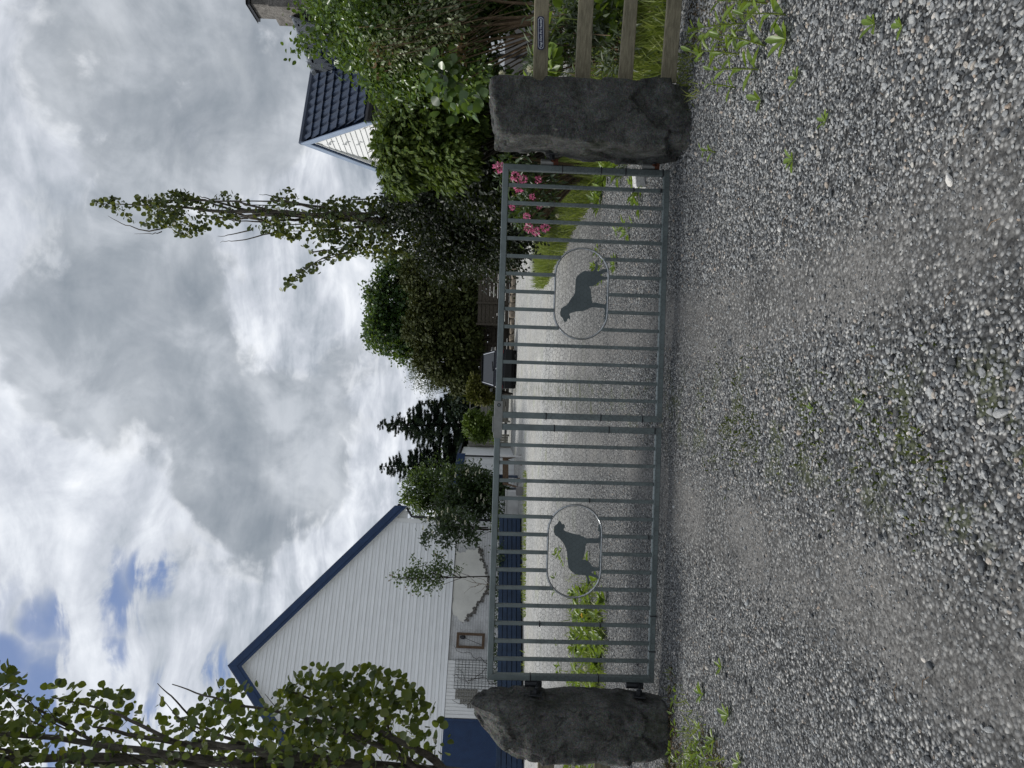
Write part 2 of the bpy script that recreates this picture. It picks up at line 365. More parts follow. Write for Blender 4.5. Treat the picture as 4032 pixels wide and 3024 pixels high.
# loose stones: one scatter of real pebbles over the ground
def pebble_material():
    m = bpy.data.materials.new('pebble_stone'); m.use_nodes = True; t = NT(m.node_tree); t.n.clear()
    oi = t.add('ShaderNodeObjectInfo'); co = t.add('ShaderNodeTexCoord').outputs['Object']
    r = oi.outputs['Random']
    col = t.ramp(r, [(0, (.036, .039, .043)), (.18, (.088, .095, .101)), (.40, (.17, .178, .183)), (.60, (.26, .268, .27)), (.78, (.37, .375, .368)), (.86, (.27, .29, .305)), (.93, (.40, .39, .36)), (.975, (.30, .24, .19)), (1.0, (.62, .61, .58))])
    nz = t.noise(co, 2.6, 5, .7).outputs[0]
    col = t.mix(.35, col, t.ramp(nz, [(.3, .1), (.7, .9)]), 'OVERLAY')
    b = t.add('ShaderNodeBump', {'Height': t.noise(co, 7, 4, .7).outputs[0], 'Strength': .4, 'Distance': .1}).outputs[0]
    p = t.add('ShaderNodeBsdfPrincipled', {'Base Color': col, 'Roughness': .8, 'Specular IOR Level': .3, 'Normal': b})
    t.add('ShaderNodeOutputMaterial', {0: p.outputs[0]}); return m
m_pebble = pebble_material()
peb_col = bpy.data.collections.new('pebble_shapes')
def make_pebbles():
    for k in range(9):
        bm = bmesh.new(); bmesh.ops.create_icosphere(bm, subdivisions=2, radius=.5)
        V = np.array([v.co[:] for v in bm.verts])
        # a crushed stone: cut by random planes, then slightly rounded
        rg = np.random.default_rng(50 + k)
        for c in range(9):
            n = rg.normal(size=3); n /= np.linalg.norm(n); d = rg.uniform(.26, .42); s_ = V @ n
            V = V - np.outer(np.clip(s_ - d, 0, None) * .92, n)
        V *= np.array([1.0, rg.uniform(.62, .9), rg.uniform(.45, .68)]); V += .02 * rg.normal(size=V.shape) * .4
        for v, c in zip(bm.verts, V): v.co = c
        me = bpy.data.meshes.new('pebble_shape'); bm.to_mesh(me); bm.free(); me.materials.append(m_pebble)
        if k % 3: me.polygons.foreach_set('use_smooth', np.ones(len(me.polygons), bool))
        peb_col.objects.link(bpy.data.objects.new('pebble_shape', me))
make_pebbles()
def scatter(name, P, scl, label, cat):
    n = len(P); me = bpy.data.meshes.new(name); me.vertices.add(n); me.vertices.foreach_set('co', P.astype(np.float32).ravel())
    for nm, ty, val in (('scl', 'FLOAT_VECTOR', scl), ('rot', 'FLOAT_VECTOR', np.stack([RNG.uniform(-.5, .5, n), RNG.uniform(-.5, .5, n), RNG.uniform(0, 6.28, n)], -1)), ('pick', 'INT', RNG.integers(0, 9, n))):
        a = me.attributes.new(nm, ty, 'POINT')
        a.data.foreach_set('vector' if ty == 'FLOAT_VECTOR' else 'value', np.asarray(val).astype(np.int32 if ty == 'INT' else np.float32).ravel())
    me.materials.append(m_pebble)
    o = bpy.data.objects.new(name, me); COL.objects.link(o)
    ng = bpy.data.node_groups.new('pebble_scatter', 'GeometryNodeTree')
    ng.interface.new_socket(name='Geometry', in_out='INPUT', socket_type='NodeSocketGeometry'); ng.interface.new_socket(name='Geometry', in_out='OUTPUT', socket_type='NodeSocketGeometry')
    t = NT(ng); gi = t.add('NodeGroupInput'); go = t.add('NodeGroupOutput')
    ci = t.add('GeometryNodeCollectionInfo', {'Collection': peb_col, 'Separate Children': True, 'Reset Children': True})
    def attr(nm, ty): return t.add('GeometryNodeInputNamedAttribute', {'Name': nm}, data_type=ty).outputs[0]
    ip = t.add('GeometryNodeInstanceOnPoints', {'Points': gi.outputs[0], 'Instance': ci.outputs[0], 'Pick Instance': True, 'Instance Index': attr('pick', 'INT'), 'Rotation': attr('rot', 'FLOAT_VECTOR'), 'Scale': attr('scl', 'FLOAT_VECTOR')})
    t.l.new(ip.outputs[0], go.inputs[0])
    md = o.modifiers.new('scatter', 'NODES'); md.node_group = ng
    return tag(o, label, cat, kind='stuff')
def gravel():
    n = 250000
    Y = np.sqrt(RNG.uniform(1.35 ** 2, 8.6 ** 2, n)); X = RNG.uniform(-1, 1, n) * (.60 * Y + .25)
    tr = track_amt(X, Y)
    pn = vnoise(np.stack([X, Y, 0 * X], -1), 1.6, 5, 4)
    tr = np.clip(tr * (1.05 + 1.1 * pn), 0, 1)
    keep = RNG.uniform(size=n) > tr * .62
    # coarse stones lie thick to the right and near the camera, finer ones to the left
    X, Y, tr, pn = X[keep], Y[keep], tr[keep], pn[keep]; n = len(X)
    coarse = np.clip(.5 + .30 * X - .10 * (Y - 2.5) + .5 * pn, 0, 1)
    s = np.exp(RNG.normal(math.log(.0098), .36, n)) * (.80 + .55 * coarse) * (1 - .38 * tr)
    s = np.clip(s, .0050, .034)
    Z = gz(X, Y) + s * .12
    scl = s[:, None] * np.stack([RNG.uniform(.85, 1.25, n), RNG.uniform(.85, 1.2, n), RNG.uniform(.8, 1.15, n)], -1)
    scatter('gravel', np.stack([X, Y, Z], -1), scl, 'loose grey crushed stone gravel spread over the drive before and behind the gate', 'gravel')
    n = 240; Y = np.sqrt(RNG.uniform(1.4 ** 2, 4.4 ** 2, n)); X = RNG.uniform(-1, 1, n) * (.58 * Y); s = np.clip(np.exp(RNG.normal(math.log(.024), .28, n)), .017, .044)
    scatter('larger_stones', np.stack([X, Y, gz(X, Y) + s * .14], -1), s[:, None] * np.stack([RNG.uniform(.9, 1.3, n), RNG.uniform(.8, 1.1, n), RNG.uniform(.7, 1.0, n)], -1), 'larger rounded stones lying among the gravel of the drive', 'stones')
gravel()

# ------------------------------------------------------------------ gate
GY, GD, ZB, ZT, FW = 5.09, .042, .052, 1.212, .042
def stadium(cx_, cz_, hw, hh, n=14):
    """outline of a rounded oblong ring, half width hw, half height hh"""
    r = hh * .98; e = hw - r; P = []
    for k in range(n + 1):
        a = -math.pi / 2 + math.pi * k / n; P.append((cx_ + e + r * math.cos(a), cz_ + hh * math.sin(a)))
    for k in range(n + 1):
        a = math.pi / 2 + math.pi * k / n; P.append((cx_ - e + r * math.cos(a), cz_ + hh * math.sin(a)))
    return P
def inside(P, x, z):
    c = False; n = len(P)
    for i in range(n):
        (x0, z0), (x1, z1) = P[i], P[(i + 1) % n]
        if (z0 > z) != (z1 > z) and x < (x1 - x0) * (z - z0) / (z1 - z0) + x0: c = not c
    return c
def crossing(P, x):
    zs = []
    n = len(P)
    for i in range(n):
        (x0, z0), (x1, z1) = P[i], P[(i + 1) % n]
        if (x0 > x) != (x1 > x): zs.append(z0 + (z1 - z0) * (x - x0) / (x1 - x0))
    return sorted(zs)
DOG_R = [(437,1150),(438,1180),(440,1215),(455,1232),(470,1245),(480,1258),(485,1270),(497,1298),(510,1320),(522,1322),(532,1313),(545,1300),(556,1290),(556,1276),(562,1262),(571,1258),(580,1266),(588,1280),(597,1268),(605,1240),(600,1220),(588,1207),(590,1190),(600,1176),(625,1168),(660,1158),(700,1146),(740,1143),(780,1139),(800,1143),(812,1134),(830,1136),(850,1124),(870,1120),(888,1108),(905,1102),(930,1086),(965,1080),(1000,1078),(1040,1086),(1080,1086),(1120,1090),(1150,1090),(1165,1108),(1168,1150),(1160,1190),(1172,1215),(1150,1240),(1165,1255),(1132,1262),(1160,1275),(1158,1305),(1172,1325),(1192,1290),(1214,1200),(1218,1100),(1222,800),(1222,690),(1204,700),(1196,760),(1192,830),(1195,880),(1180,930),(1190,980),(1172,1032),(1135,1026),(1080,1016),(1040,1006),(1005,1000),(975,1008),(960,998),(966,985),(948,968),(962,950),(950,935),(963,922),(945,902),(953,885),(937,868),(947,850),(938,835),(950,818),(935,800),(938,785),(922,765),(915,738),(935,732),(960,740),(985,722),(1010,712),(1030,700),(1055,676),(1080,655),(1105,640),(1130,630),(1165,622),(1204,630),(1206,580),(1150,580),(1125,568),(1100,557),(1098,545),(1120,538),(1150,520),(1168,505),(1185,503),(1206,515),(1212,470),(1208,430),(1196,446),(1180,455),(1150,452),(1120,462),(1100,474),(1080,478),(1058,490),(1038,490),(1045,470),(1052,445),(1056,420),(1050,395),(1042,370),(1036,340),(1028,318),(1020,345),(1024,380),(1014,420),(1000,450),(990,472),(970,492),(950,486),(930,494),(905,486),(880,490),(850,480),(828,488),(800,502),(770,520),(740,545),(715,570),(700,592),(690,640),(688,690),(685,740),(684,790),(678,835),(665,870),(650,895),(632,910),(625,925),(608,945),(596,970),(580,990),(570,1010),(548,1030),(530,1050),(505,1065),(482,1072),(475,1085),(455,1095)]
DOG_L = [(405,353),(425,372),(440,392),(446,415),(458,408),(470,403),(478,415),(492,428),(488,445),(494,462),(480,470),(470,485),(480,507),(505,520),(530,532),(560,540),(600,552),(640,562),(680,572),(700,568),(720,575),(728,570),(740,590),(765,600),(780,600),(800,618),(822,630),(860,628),(900,626),(950,631),(1000,632),(1018,622),(1024,600),(1030,570),(1028,530),(1000,505),(1024,490),(998,462),(1022,455),(1005,440),(1030,420),(1026,395),(1042,410),(1062,470),(1068,560),(1055,700),(1046,1000),(1046,1120),(1024,1110),(1015,1080),(1025,1040),(1015,1000),(1030,960),(1024,900),(1036,850),(1030,800),(1024,760),(1028,700),(1000,706),(960,707),(920,704),(880,708),(850,704),(826,714),(815,745),(806,765),(816,780),(804,800),(812,820),(796,845),(806,860),(784,876),(798,892),(780,910),(786,930),(756,955),(775,965),(800,960),(825,972),(850,988),(880,1015),(900,1038),(912,1062),(940,1072),(975,1080),(1010,1085),(1026,1092),(1024,1132),(985,1134),(950,1140),(925,1142),(903,1152),(915,1170),(950,1190),(985,1200),(1010,1215),(1020,1250),(1005,1262),(975,1240),(950,1234),(910,1220),(872,1208),(858,1214),(860,1240),(866,1270),(858,1300),(855,1342),(845,1348),(842,1310),(838,1270),(830,1240),(818,1215),(795,1200),(770,1208),(745,1194),(720,1202),(685,1190),(650,1186),(615,1160),(580,1130),(560,1105),(547,1088),(540,1040),(534,1000),(530,940),(525,880),(518,835),(508,795),(490,750),(470,710),(448,680),(440,662),(428,660),(410,632),(395,622),(380,604),(360,598),(345,582),(333,575),(320,530),(322,490),(322,455),(335,435),(352,422),(362,415),(378,396)]
def plate(name, poly, y0, y1, mat, parent, smooth=False):
    """flat shape in the gate's plane, given thickness"""
    from mathutils.geometry import tessellate_polygon
    n = len(poly); T = tessellate_polygon([[Vector((x, z, 0)) for x, z in poly]])
    ar = sum(poly[i][0] * poly[(i + 1) % n][1] - poly[(i + 1) % n][0] * poly[i][1] for i in range(n))
    V = [(x, y0, z) for x, z in poly] + [(x, y1, z) for x, z in poly]; F = []
    for t3 in T:
        (a, b, c) = t3; o = (poly[b][0] - poly[a][0]) * (poly[c][1] - poly[a][1]) - (poly[c][0] - poly[a][0]) * (poly[b][1] - poly[a][1])
        if o < 0: a, c = c, a
        F += [(a, b, c), (c + n, b + n, a + n)]
    for i in range(n):
        j = (i + 1) % n; F.append((i, i + n, j + n, j) if ar > 0 else (i, j, j + n, i + n))
    return mk(name, V, F, mat, parent, smooth)
def gate_leaf(x0, x1, hinge_x, dogpts, dscale, dorg, ov, label, bars, ties):
    t = thing('gate_leaf', (hinge_x, GY, 0), label, 'gate')
    y0, y1 = GY, GY + GD
    f = MB()      # mitred frame: two uprights and two rails butted
    for (a, b, c, d) in (((x0, ZB), (x1, ZB), (x1 - FW, ZB + FW), (x0 + FW, ZB + FW)), ((x0, ZT), (x0 + FW, ZT - FW), (x1 - FW, ZT - FW), (x1, ZT)),
                         ((x0, ZB), (x0 + FW, ZB + FW), (x0 + FW, ZT - FW), (x0, ZT)), ((x1, ZB), (x1, ZT), (x1 - FW, ZT - FW), (x1 - FW, ZB + FW))):
        f.slab([(p[0], y0, p[1]) for p in (a, b, c, d)], (0, GD, 0))
    fr = f.build('frame', m_galv, t); bevel(fr, .004)
    for (xa, za, xb, zb) in ((x0 + .002, ZT - .002, x0 + FW, ZT - FW), (x1 - .002, ZT - .002, x1 - FW, ZT - FW), (x0 + .002, ZB + .002, x0 + FW, ZB + FW), (x1 - .002, ZB + .002, x1 - FW, ZB + FW)):
        MB().bar((xa, y0 - .0005, za), (xb, y0 - .0005, zb), .003, .003, (0, 1, 0)).build('weld_seam', m_galv2, t)
    cxo, czo, hw, hh = ov
    P = stadium(cxo, czo, hw, hh)
    ring = MB(); pts = [(x, GY + .02, z) for x, z in P]
    ring.tube(pts + [pts[0]], .0075, 7, False); ring.build('oval_ring', m_chrome, t, True)
    bw = .024
    for bx in bars:
        zs = crossing(P, bx) if abs(bx - cxo) < hw - .06 else []
        segs = [(ZB + FW, ZT - FW)] if len(zs) < 2 else [(ZB + FW, zs[0] - .004), (zs[-1] + .004, ZT - FW)]
        for a, b in segs:
            mb = MB(); mb.box((bx - bw / 2, GY + .008, a), (bx + bw / 2, GY + .008 + bw, b)); bevel(mb.build('bar', m_galv, t), .0025)
    poly = []
    for (px, py) in dogpts:
        p = at(dorg[0] + px / dscale, dorg[1] + py / dscale, GY + .02); poly.append((p[0], p[2]))
    plate('dog_silhouette', poly, GY + .017, GY + .021, m_sheet, t)
    # hexagonal wire netting laced to the lower two thirds, on the near side
    nv = MB(); cell = .034; dx, dz = cell * .5, cell * .45; yn = GY - .004; rows = int((.86 - ZB) / (dz * 1.6)); segl = []
    nx = int((x1 - x0) / (2 * dx))
    for r in range(rows):
        for i in range(nx + 1):
            X = x0 + i * 2 * dx + (dx if r % 2 else 0); Z = ZB + .01 + r * dz * 1.62
            if X > x1: continue
            a, b = (X, Z), (X, Z + dz)
            segl.append((a, b))
            for sx in (-dx, dx):
                if x0 < X + sx < x1: segl.append((b, (X + sx, Z + dz * 1.62)))
    for a, b in segl:
        sag = lambda p: (p[0] + .004 * math.sin(p[1] * 31 + p[0] * 7), yn + .004 * math.sin(p[0] * 17 + p[1] * 23), p[1] + .003 * math.sin(p[0] * 41))
        A, B = np.array(sag(a)), np.array(sag(b)); nv.tube([A, B], .00065, 3, False)
    nv.build('wire_netting', m_wire, t)
    for (tx, tz, hor) in ties:
        mb = MB()
        if hor: mb.box((tx - .003, GY - .004, tz - .024), (tx + .003, GY + GD + .003, tz + .024))
        else:
            hwid = .024 if min(abs(tx - x0), abs(tx - x1)) < .03 else .0145
            mb.box((tx - hwid, GY - .004, tz - .0035), (tx + hwid, GY + GD + .003, tz + .0035))
        mb.build('cable_tie', m_tie, t)
    sg = 1 if hinge_x > 0 else -1
    for hz in (ZT - .335, ZB + .12):
        hx = hinge_x
        mb = MB(); mb.tube([(hx + sg * .024, GY + .02, hz - .012), (hx + sg * .024, GY + .02, hz + .072)], .0225, 12); mb.build('hinge_sleeve', m_iron if sg < 0 else m_galv2, t, False)
    return t
def barsx(x0, x1, n=13): return [x0 + FW / 2 + (x1 - x0 - FW) * (k + 1) / (n + 1) for k in range(n)]
LX0, LX1, RX0, RX1 = -2.043, -.276, -.235, 1.517
bl_, br_ = barsx(LX0, LX1), barsx(RX0, RX1)
lg = gate_leaf(LX0, LX1, LX0, DOG_L, 3.95, (2100, 1960), (-1.146, .632, .321, .187),
          'grey steel gate leaf on the rounded stone post, its dog cut-out facing right', bl_,
          [(LX0 + .02, ZT - .30, 0), (LX0 + .02, .44, 0), (LX1 - .02, .80, 0), (LX1 - .02, .42, 0), (LX1 - .02, .10, 0), (bl_[1] - .05, ZB + .02, 1), (bl_[3] - .05, ZB + .02, 1), (bl_[2], .44, 0), (bl_[2], .86, 0), (bl_[9], .54, 0), (bl_[7], .09 + .03, 0)])
rg_ = gate_leaf(RX0, RX1, RX1, DOG_R, 4.147, (2100, 950), (.641, .640, .315, .185),
          'grey steel gate leaf on the square stone post, its dog cut-out facing left', br_,
          [(RX1 - .02, .80, 0), (RX1 - .02, .53, 0), (RX1 - .02, .36, 0), (RX1 - .02, .10, 0), (RX0 + .02, .86, 0), (RX0 + .02, .48, 0), (RX0 + .02, .19, 0), (br_[12], .30, 0), (br_[12], .11, 0)])
# the latch cap that slides over both leaves
lt = thing('gate_latch', (-.255, GY, ZT), 'flat steel latch cap bolted across the gap between the two gate leaves', 'latch')
mb = MB(); mb.box((RX0 - .14, GY - .006, ZT - .052), (RX0 + .115, GY - .001, ZT + .006)); mb.box((RX0 - .14, GY - .001, ZT + .001), (RX0 + .115, GY + GD + .005, ZT + .007)); mb.box((LX1 - .06, GY - .001, ZT + .0075), (LX1 + .05, GY + GD + .006, ZT + .016))
bevel(mb.build('cap_plate', m_galv2, lt), .002)
mb = MB(); mb.tube([(RX0 + .088, GY - .007, ZT - .024), (RX0 + .088, GY - .011, ZT - .024)], .0125, 14); mb.build('washer', m_iron, lt)
mb = MB(); mb.tube([(RX0 + .088, GY - .0115, ZT - .024), (RX0 + .088, GY - .019, ZT - .024)], .0075, 6); mb.build('bolt', m_galv, lt)

# ------------------------------------------------------------------ stone gate posts
def stone(name, x0, x1, y0, y1, z0, z1, shape, mat, label, seed, amp=.02, pw=9.0):
    t = thing(name, ((x0 + x1) / 2, (y0 + y1) / 2, 0), label, 'gate post')
    bm = bmesh.new(); bmesh.ops.create_cube(bm, size=2.0); bmesh.ops.subdivide_edges(bm, edges=bm.edges[:], cuts=71, use_grid_fill=True)
    C = np.array([v.co[:] for v in bm.verts]); bm.verts.index_update(); F = [[v.index for v in f.verts] for f in bm.faces]; bm.free()
    # rounded block: pull the corners in
    p_ = pw; nrm = (np.abs(C) ** p_).sum(1) ** (1 / p_); C = C / nrm[:, None]
    sx, sy, sz = (x1 - x0) / 2, (y1 - y0) / 2, (z1 - z0) / 2
    W = C * np.array([sx, sy, sz]) + np.array([(x0 + x1) / 2, (y0 + y1) / 2, (z0 + z1) / 2])
    Nn = C ** 7; Nn = Nn / (np.linalg.norm(Nn, axis=1)[:, None] + 1e-9)
    W = shape(W, C)
    d = amp * 1.0 * vnoise(W, 3.2, seed, 5) + amp * .85 * vnoise(W * np.array([1, 1, .6]), 9, seed + 3, 4) + amp * .60 * np.abs(vnoise(W, 24, seed + 9, 3)) - amp * .3
    # chipped facets: each patch of the surface is its own little tilted plane
    rg = np.random.default_rng(seed + 77); pick = rg.choice(len(W), 95, replace=False); Q = W[pick] + rg.normal(0, .01, (95, 3)); off = rg.normal(0, .007, 95); tilt = rg.normal(0, .085, (95, 3))
    Wq = W + .025 * np.stack([vnoise(W, 8, seed + k, 3) for k in range(3)], -1)
    near = np.argmin(((Wq[:, None, :] - Q[None]) ** 2).sum(2), 1); d = d * .75 + np.clip(off[near] + ((W - Q[near]) * tilt[near]).sum(1), -.024, .016)
    W = W + Nn * d[:, None]
    return t, mk('stone_block', W, F, mat, t, True)
def ss(v, a, b): u = np.clip((v - a) / (b - a), 0, 1); return u * u * (3 - 2 * u)
def shape_r(W, C):
    z = W[:, 2]; f = np.clip((z - .0) / 1.28, 0, 1)
    W[:, 0] += .035 * (1 - f) * ss(C[:, 0], -1, 1)                    # widens towards the foot
    W[:, 0] -= .02 * np.sin(f * 5.0) * ss(-C[:, 0], -.2, 1)
    # the foot is undercut on the road side
    und = np.clip((.13 - z) / .13, 0, 1) * ss(-C[:, 1], .2, .8); W[:, 1] += .07 * und * np.clip(.5 + C[:, 0], 0, 1)
    W[:, 2] += (.015 * C[:, 0] + .01 * np.sin(W[:, 0] * 14)) * ss(C[:, 2], .3, 1)
    return W
sr_t, sr_o = stone('stone_gate_post', 1.585, 1.985, 4.755, 5.16, -.09, 1.285, shape_r, m_gran_r, 'square cut granite gate post beside the wooden rail fence', 4, .016, 22.0)
def shape_l(W, C):
    z = W[:, 2].copy(); f = (C[:, 0] + 1) / 2
    lf = np.interp(z, [-.1, .25, .6, .88, 1.0, 1.12, 1.22, 1.285, 1.315], [-2.43, -2.455, -2.475, -2.47, -2.445, -2.385, -2.29, -2.21, -2.16])
    rt = np.interp(z, [-.1, .1, .3, .7, 1.1, 1.2, 1.27, 1.315], [-2.15, -2.125, -2.105, -2.10, -2.10, -2.105, -2.12, -2.15])
    fr = np.interp(z, [-.1, .1, .9, 1.12, 1.24, 1.315], [4.80, 4.765, 4.755, 4.78, 4.84, 4.93])
    bk = np.interp(z, [-.1, 1.1, 1.24, 1.315], [5.2, 5.19, 5.16, 5.08])
    W[:, 0] = lf + (rt - lf) * f; W[:, 1] = fr + (bk - fr) * (C[:, 1] + 1) / 2
    ar = np.clip(C[:, 0] - .62, 0, 1) * np.clip(-C[:, 1] - .62, 0, 1)      # worn front right arris
    W[:, 0] -= .22 * ar; W[:, 1] += .22 * ar
    g_ = np.exp(-((f - .86) / .07) ** 2) * ss(-C[:, 1], .3, .8)                    # the drill grooves beside it
    for gz_ in (.98, .845, .70, .55, .40, .265):
        W[:, 1] += .030 * g_ * np.exp(-((z - gz_) / .012) ** 2)
    W[:, 1] += .035 * np.clip((z - .93) / .03, 0, 1) * np.clip(.62 - f, 0, .3) / .3 * ss(-C[:, 1], .1, .8)   # a broken ledge below the shoulder
    return W
sl_t, sl_o = stone('stone_gate_post', -2.47, -2.10, 4.755, 5.18, -.09, 1.315, shape_l, m_gran_l, 'rough granite gate post with a rounded shoulder and a row of drill grooves', 21, .020)
def hinge_plates(t, sx, sg, mat_pin):
    for hz in (ZT - .335, ZB + .12):
        c = np.array([sx, GY - (.01 if sx > 0 else .09), hz])
        k = thing('hinge_bracket', c, '', 'hinge') if False else None
        mb = MB(); r = .060; n = np.array([sg, 0, 0.]); u = np.array([0, .80, .6]); v = np.array([0, -.6, .80])
        mb.slab([c + r * u, c + r * v, c - r * u, c - r * v], n * .008); pl_ = mb.build('hinge_plate', m_iron, t); bevel(pl_, .002)
        mb = MB(); mb.tube([c - n * .001, c - n * .030], .021, 6); mb.build('nut', m_iron, t)
        mb = MB(); e = c - n * .030; pin = np.array([(LX0 - .024) if sx < 0 else (RX1 + .024), GY + .02, hz - .030])
        mb.tube([e, (pin + e) / 2, pin], .0115, 8); mb.box(pin - [.020, .020, .016], pin + [.020, .020, .016]); mb.build('hinge_pin', mat_pin, t)
hinge_plates(sr_t, 1.580, 1, m_rust); hinge_plates(sl_t, -2.088, -1, m_iron)

# ------------------------------------------------------------------ rail fence and its plate
fn = thing('wooden_fence', (2.02, 4.86, 0), 'fence of four weathered wooden rails running from the square stone post', 'fence')
z7 = lambda xz, yz: (1900 + xz / 2.212, yz / 2.212)
for (a, b, a0, b0) in ((440, 568, 455, 583), (808, 940, 840, 970), (1185, 1310, 1240, 1355), (1560, 1690, 1612, 1740)):
    A0, A1 = at(*z7(a, 680), 4.88), at(*z7(b, 680), 4.88); B0, B1 = at(*z7(a0, 0), 4.74), at(*z7(b0, 0), 4.74)
    k = 4.2; B0 = A0 + (B0 - A0) * k; B1 = A1 + (B1 - A1) * k
    A0, A1 = A0 - (B0 - A0) * .015, A1 - (B1 - A1) * .015
    mb = MB(); mb.slab([A1, B1, B0, A0], (.012, .036, 0)); bevel(mb.build('rail', m_wood, fn), .004)
for px in (2.75, 4.2):
    Y = 4.88 - (px - 2.02) * .31 + .05; mb = MB(); mb.box((px - .05, Y, 0), (px + .05, Y + .09, 1.08)); bevel(mb.build('post', m_wood, fn), .006)
fl = thing('wooden_fence', (-2.6, 4.95, 0), 'short end of a wooden rail fence behind the rounded stone post', 'fence')
for zc, h_ in ((.80, .11), (.42, .11)):
    mb = MB(); mb.box((-4.4, 4.93, zc - h_ / 2), (-2.36, 4.965, zc + h_ / 2)); bevel(mb.build('rail', m_wood, fl), .004)
mb = MB(); mb.box((-3.1, 4.97, 0), (-3.0, 5.06, 1.02)); bevel(mb.build('post', m_wood, fl), .006)

sg_o = thing('dog_warning_sign', at(2130, 131, 4.76), 'small navy enamel plate reading Vogt Dem For Hunden on the top fence rail', 'sign')
c0, c1 = at(*z7(478, 436), 4.80), at(*z7(476, 143), 4.74); d0, d1 = at(*z7(538, 436), 4.80), at(*z7(540, 143), 4.74)
ux = (c1 - c0); wdt = np.linalg.norm(ux); ux /= wdt; vz = (c0 - d0); vz -= ux * np.dot(ux, vz); hgt = np.linalg.norm(vz); vz /= hgt; nn = np.cross(ux, vz); nn = nn if nn[1] < 0 else -nn
O_ = d0 + nn * .006
def cutrect(x0, y0, x1, y1, c): return [(x0 + c, y0), (x1 - c, y0), (x1, y0 + c), (x1, y1 - c), (x1 - c, y1), (x0 + c, y1), (x0, y1 - c), (x0, y0 + c)]
def sp(p, off): return O_ + ux * p[0] + vz * p[1] + nn * off
m_navy = M('navy_enamel', (.008, .012, .050), .25, .06, 5, 0, 60, 0, .5)
m_letter = M('white_enamel_lettering', (.62, .66, .70), .35, .03, 5)
mb = MB(); mb.slab([sp(p, 0) for p in cutrect(0, 0, wdt, hgt, .010)], nn * .004); mb.build('plate', m_navy, sg_o)
mb = MB(); oo = cutrect(.006, .006, wdt - .006, hgt - .006, .011); ii = cutrect(.0078, .0078, wdt - .0078, hgt - .0078, .0108)
for k in range(8):
    mb.slab([sp(p, .0041) for p in (oo[k], oo[(k + 1) % 8], ii[(k + 1) % 8], ii[k])], nn * .0004)
mb.build('border_line', m_letter, sg_o)
cu = bpy.data.curves.new('lettering', 'FONT'); cu.body = 'Vogt Dem For Hunden'; cu.size = .034; cu.align_x = 'CENTER'; cu.align_y = 'CENTER'; cu.extrude = .0004; cu.offset = .0003
tmp = bpy.data.objects.new('lettering_source', cu); COL.objects.link(tmp); bpy.context.view_layer.update()
me = bpy.data.meshes.new_from_object(tmp.evaluated_get(bpy.context.evaluated_depsgraph_get())); bpy.data.objects.remove(tmp)
xs = [v.co.x for v in me.vertices]; k = (wdt * .86) / (max(xs) - min(xs))
TV = [sp((wdt / 2 + v.co.x * k, hgt * .5 + v.co.y * min(k, 1.15)), .0046 + v.co.z) for v in me.vertices]
mk('lettering', TV, [list(p.vertices) for p in me.polygons], m_letter, sg_o)

# ------------------------------------------------------------------ barn
B1 = np.array([-298.5 / 1597 * 26, 26.0]); B2 = np.array([-626 / 1597 * 24.2, 24.2])
bS0 = np.array([*(B2 - B1), 0.]); bS0 /= np.linalg.norm(bS0); bN = np.array([-bS0[1], bS0[0], 0.]); bN = bN if bN[1] < 0 else -bN
tl = R_(1.3); bT = np.array([0, 0, 1.]) * math.cos(tl) - bS0 * math.sin(tl); bS = bS0 * math.cos(tl) + np.array([0, 0, 1.]) * math.sin(tl)
bO = np.array([B1[0], B1[1], 0.0])
def bp(x, y):
    """full-size picture point -> (s, t) on the barn wall"""
    r = ray(x, y); c = np.array([0, 0, CAM_H]); k = np.dot(bO - c, bN) / np.dot(r, bN); p = c + r * k - bO
    return np.array([np.dot(p, bS), np.dot(p, bT)])
def bw(s, t, o=0.0): return bO + bS * s + bT * t + bN * o
barn = thing('barn', bw(5, 0), 'white weatherboarded barn with dark blue gable trim above a whitewashed brick base', 'barn')
eR = bp(1560, 1995); apx = bp(906.8, 2621); kn = bp(1513, 2039); sb = bp(1797, 2053); sbl = bp(1752, 2815)
aps = apx[0]; HB = (sb[1] + sbl[1]) / 2                       # height of the siding's lower edge
HW = aps - kn[0] + .02                                          # half width of the wall
sR, sLft = kn[0], aps + HW
slope = (apx[1] - eR[1]) / (aps - eR[0])
rake = lambda s: apx[1] - abs(s - aps) * slope
sid = MB(); pitch = .118; t = HB; n = 0
lo_t = HB
while t < apx[1] - .25:
    t1 = t + pitch
    def ext(tt):
        h = (apx[1] - .12 - tt) / slope; return max(sR, aps - h), min(sLft, aps + h)
    (a0, c0_), (a1, c1_) = ext(t), ext(t1)
    if a1 < c1_:
        o_ = .026 if n % 2 == 0 else .014
        sid.add([bw(a0, t, o_), bw(c0_, t, o_), bw(c1_, t1 - .012, .002), bw(a1, t1 - .012, .002), bw(c1_, t1, .002 + o_ * .0), bw(a1, t1, .002), bw(a0, t, 0.0), bw(c0_, t, 0.0)],
                [(0, 3, 2, 1), (3, 5, 4, 2), (0, 1, 7, 6)])
    t = t1; n += 1
sid.build('siding_gable', m_white, barn)
mb = MB()     # body behind the siding
body = [(sR, 0), (sLft, 0), (sLft, rake(sLft) - .2), (aps, apx[1] - .3), (sR, rake(sR) - .2)]
mb.slab([bw(s_, t_, -.14) for s_, t_ in body], -bN * 13.0); mb.build('wall', m_white2, barn)
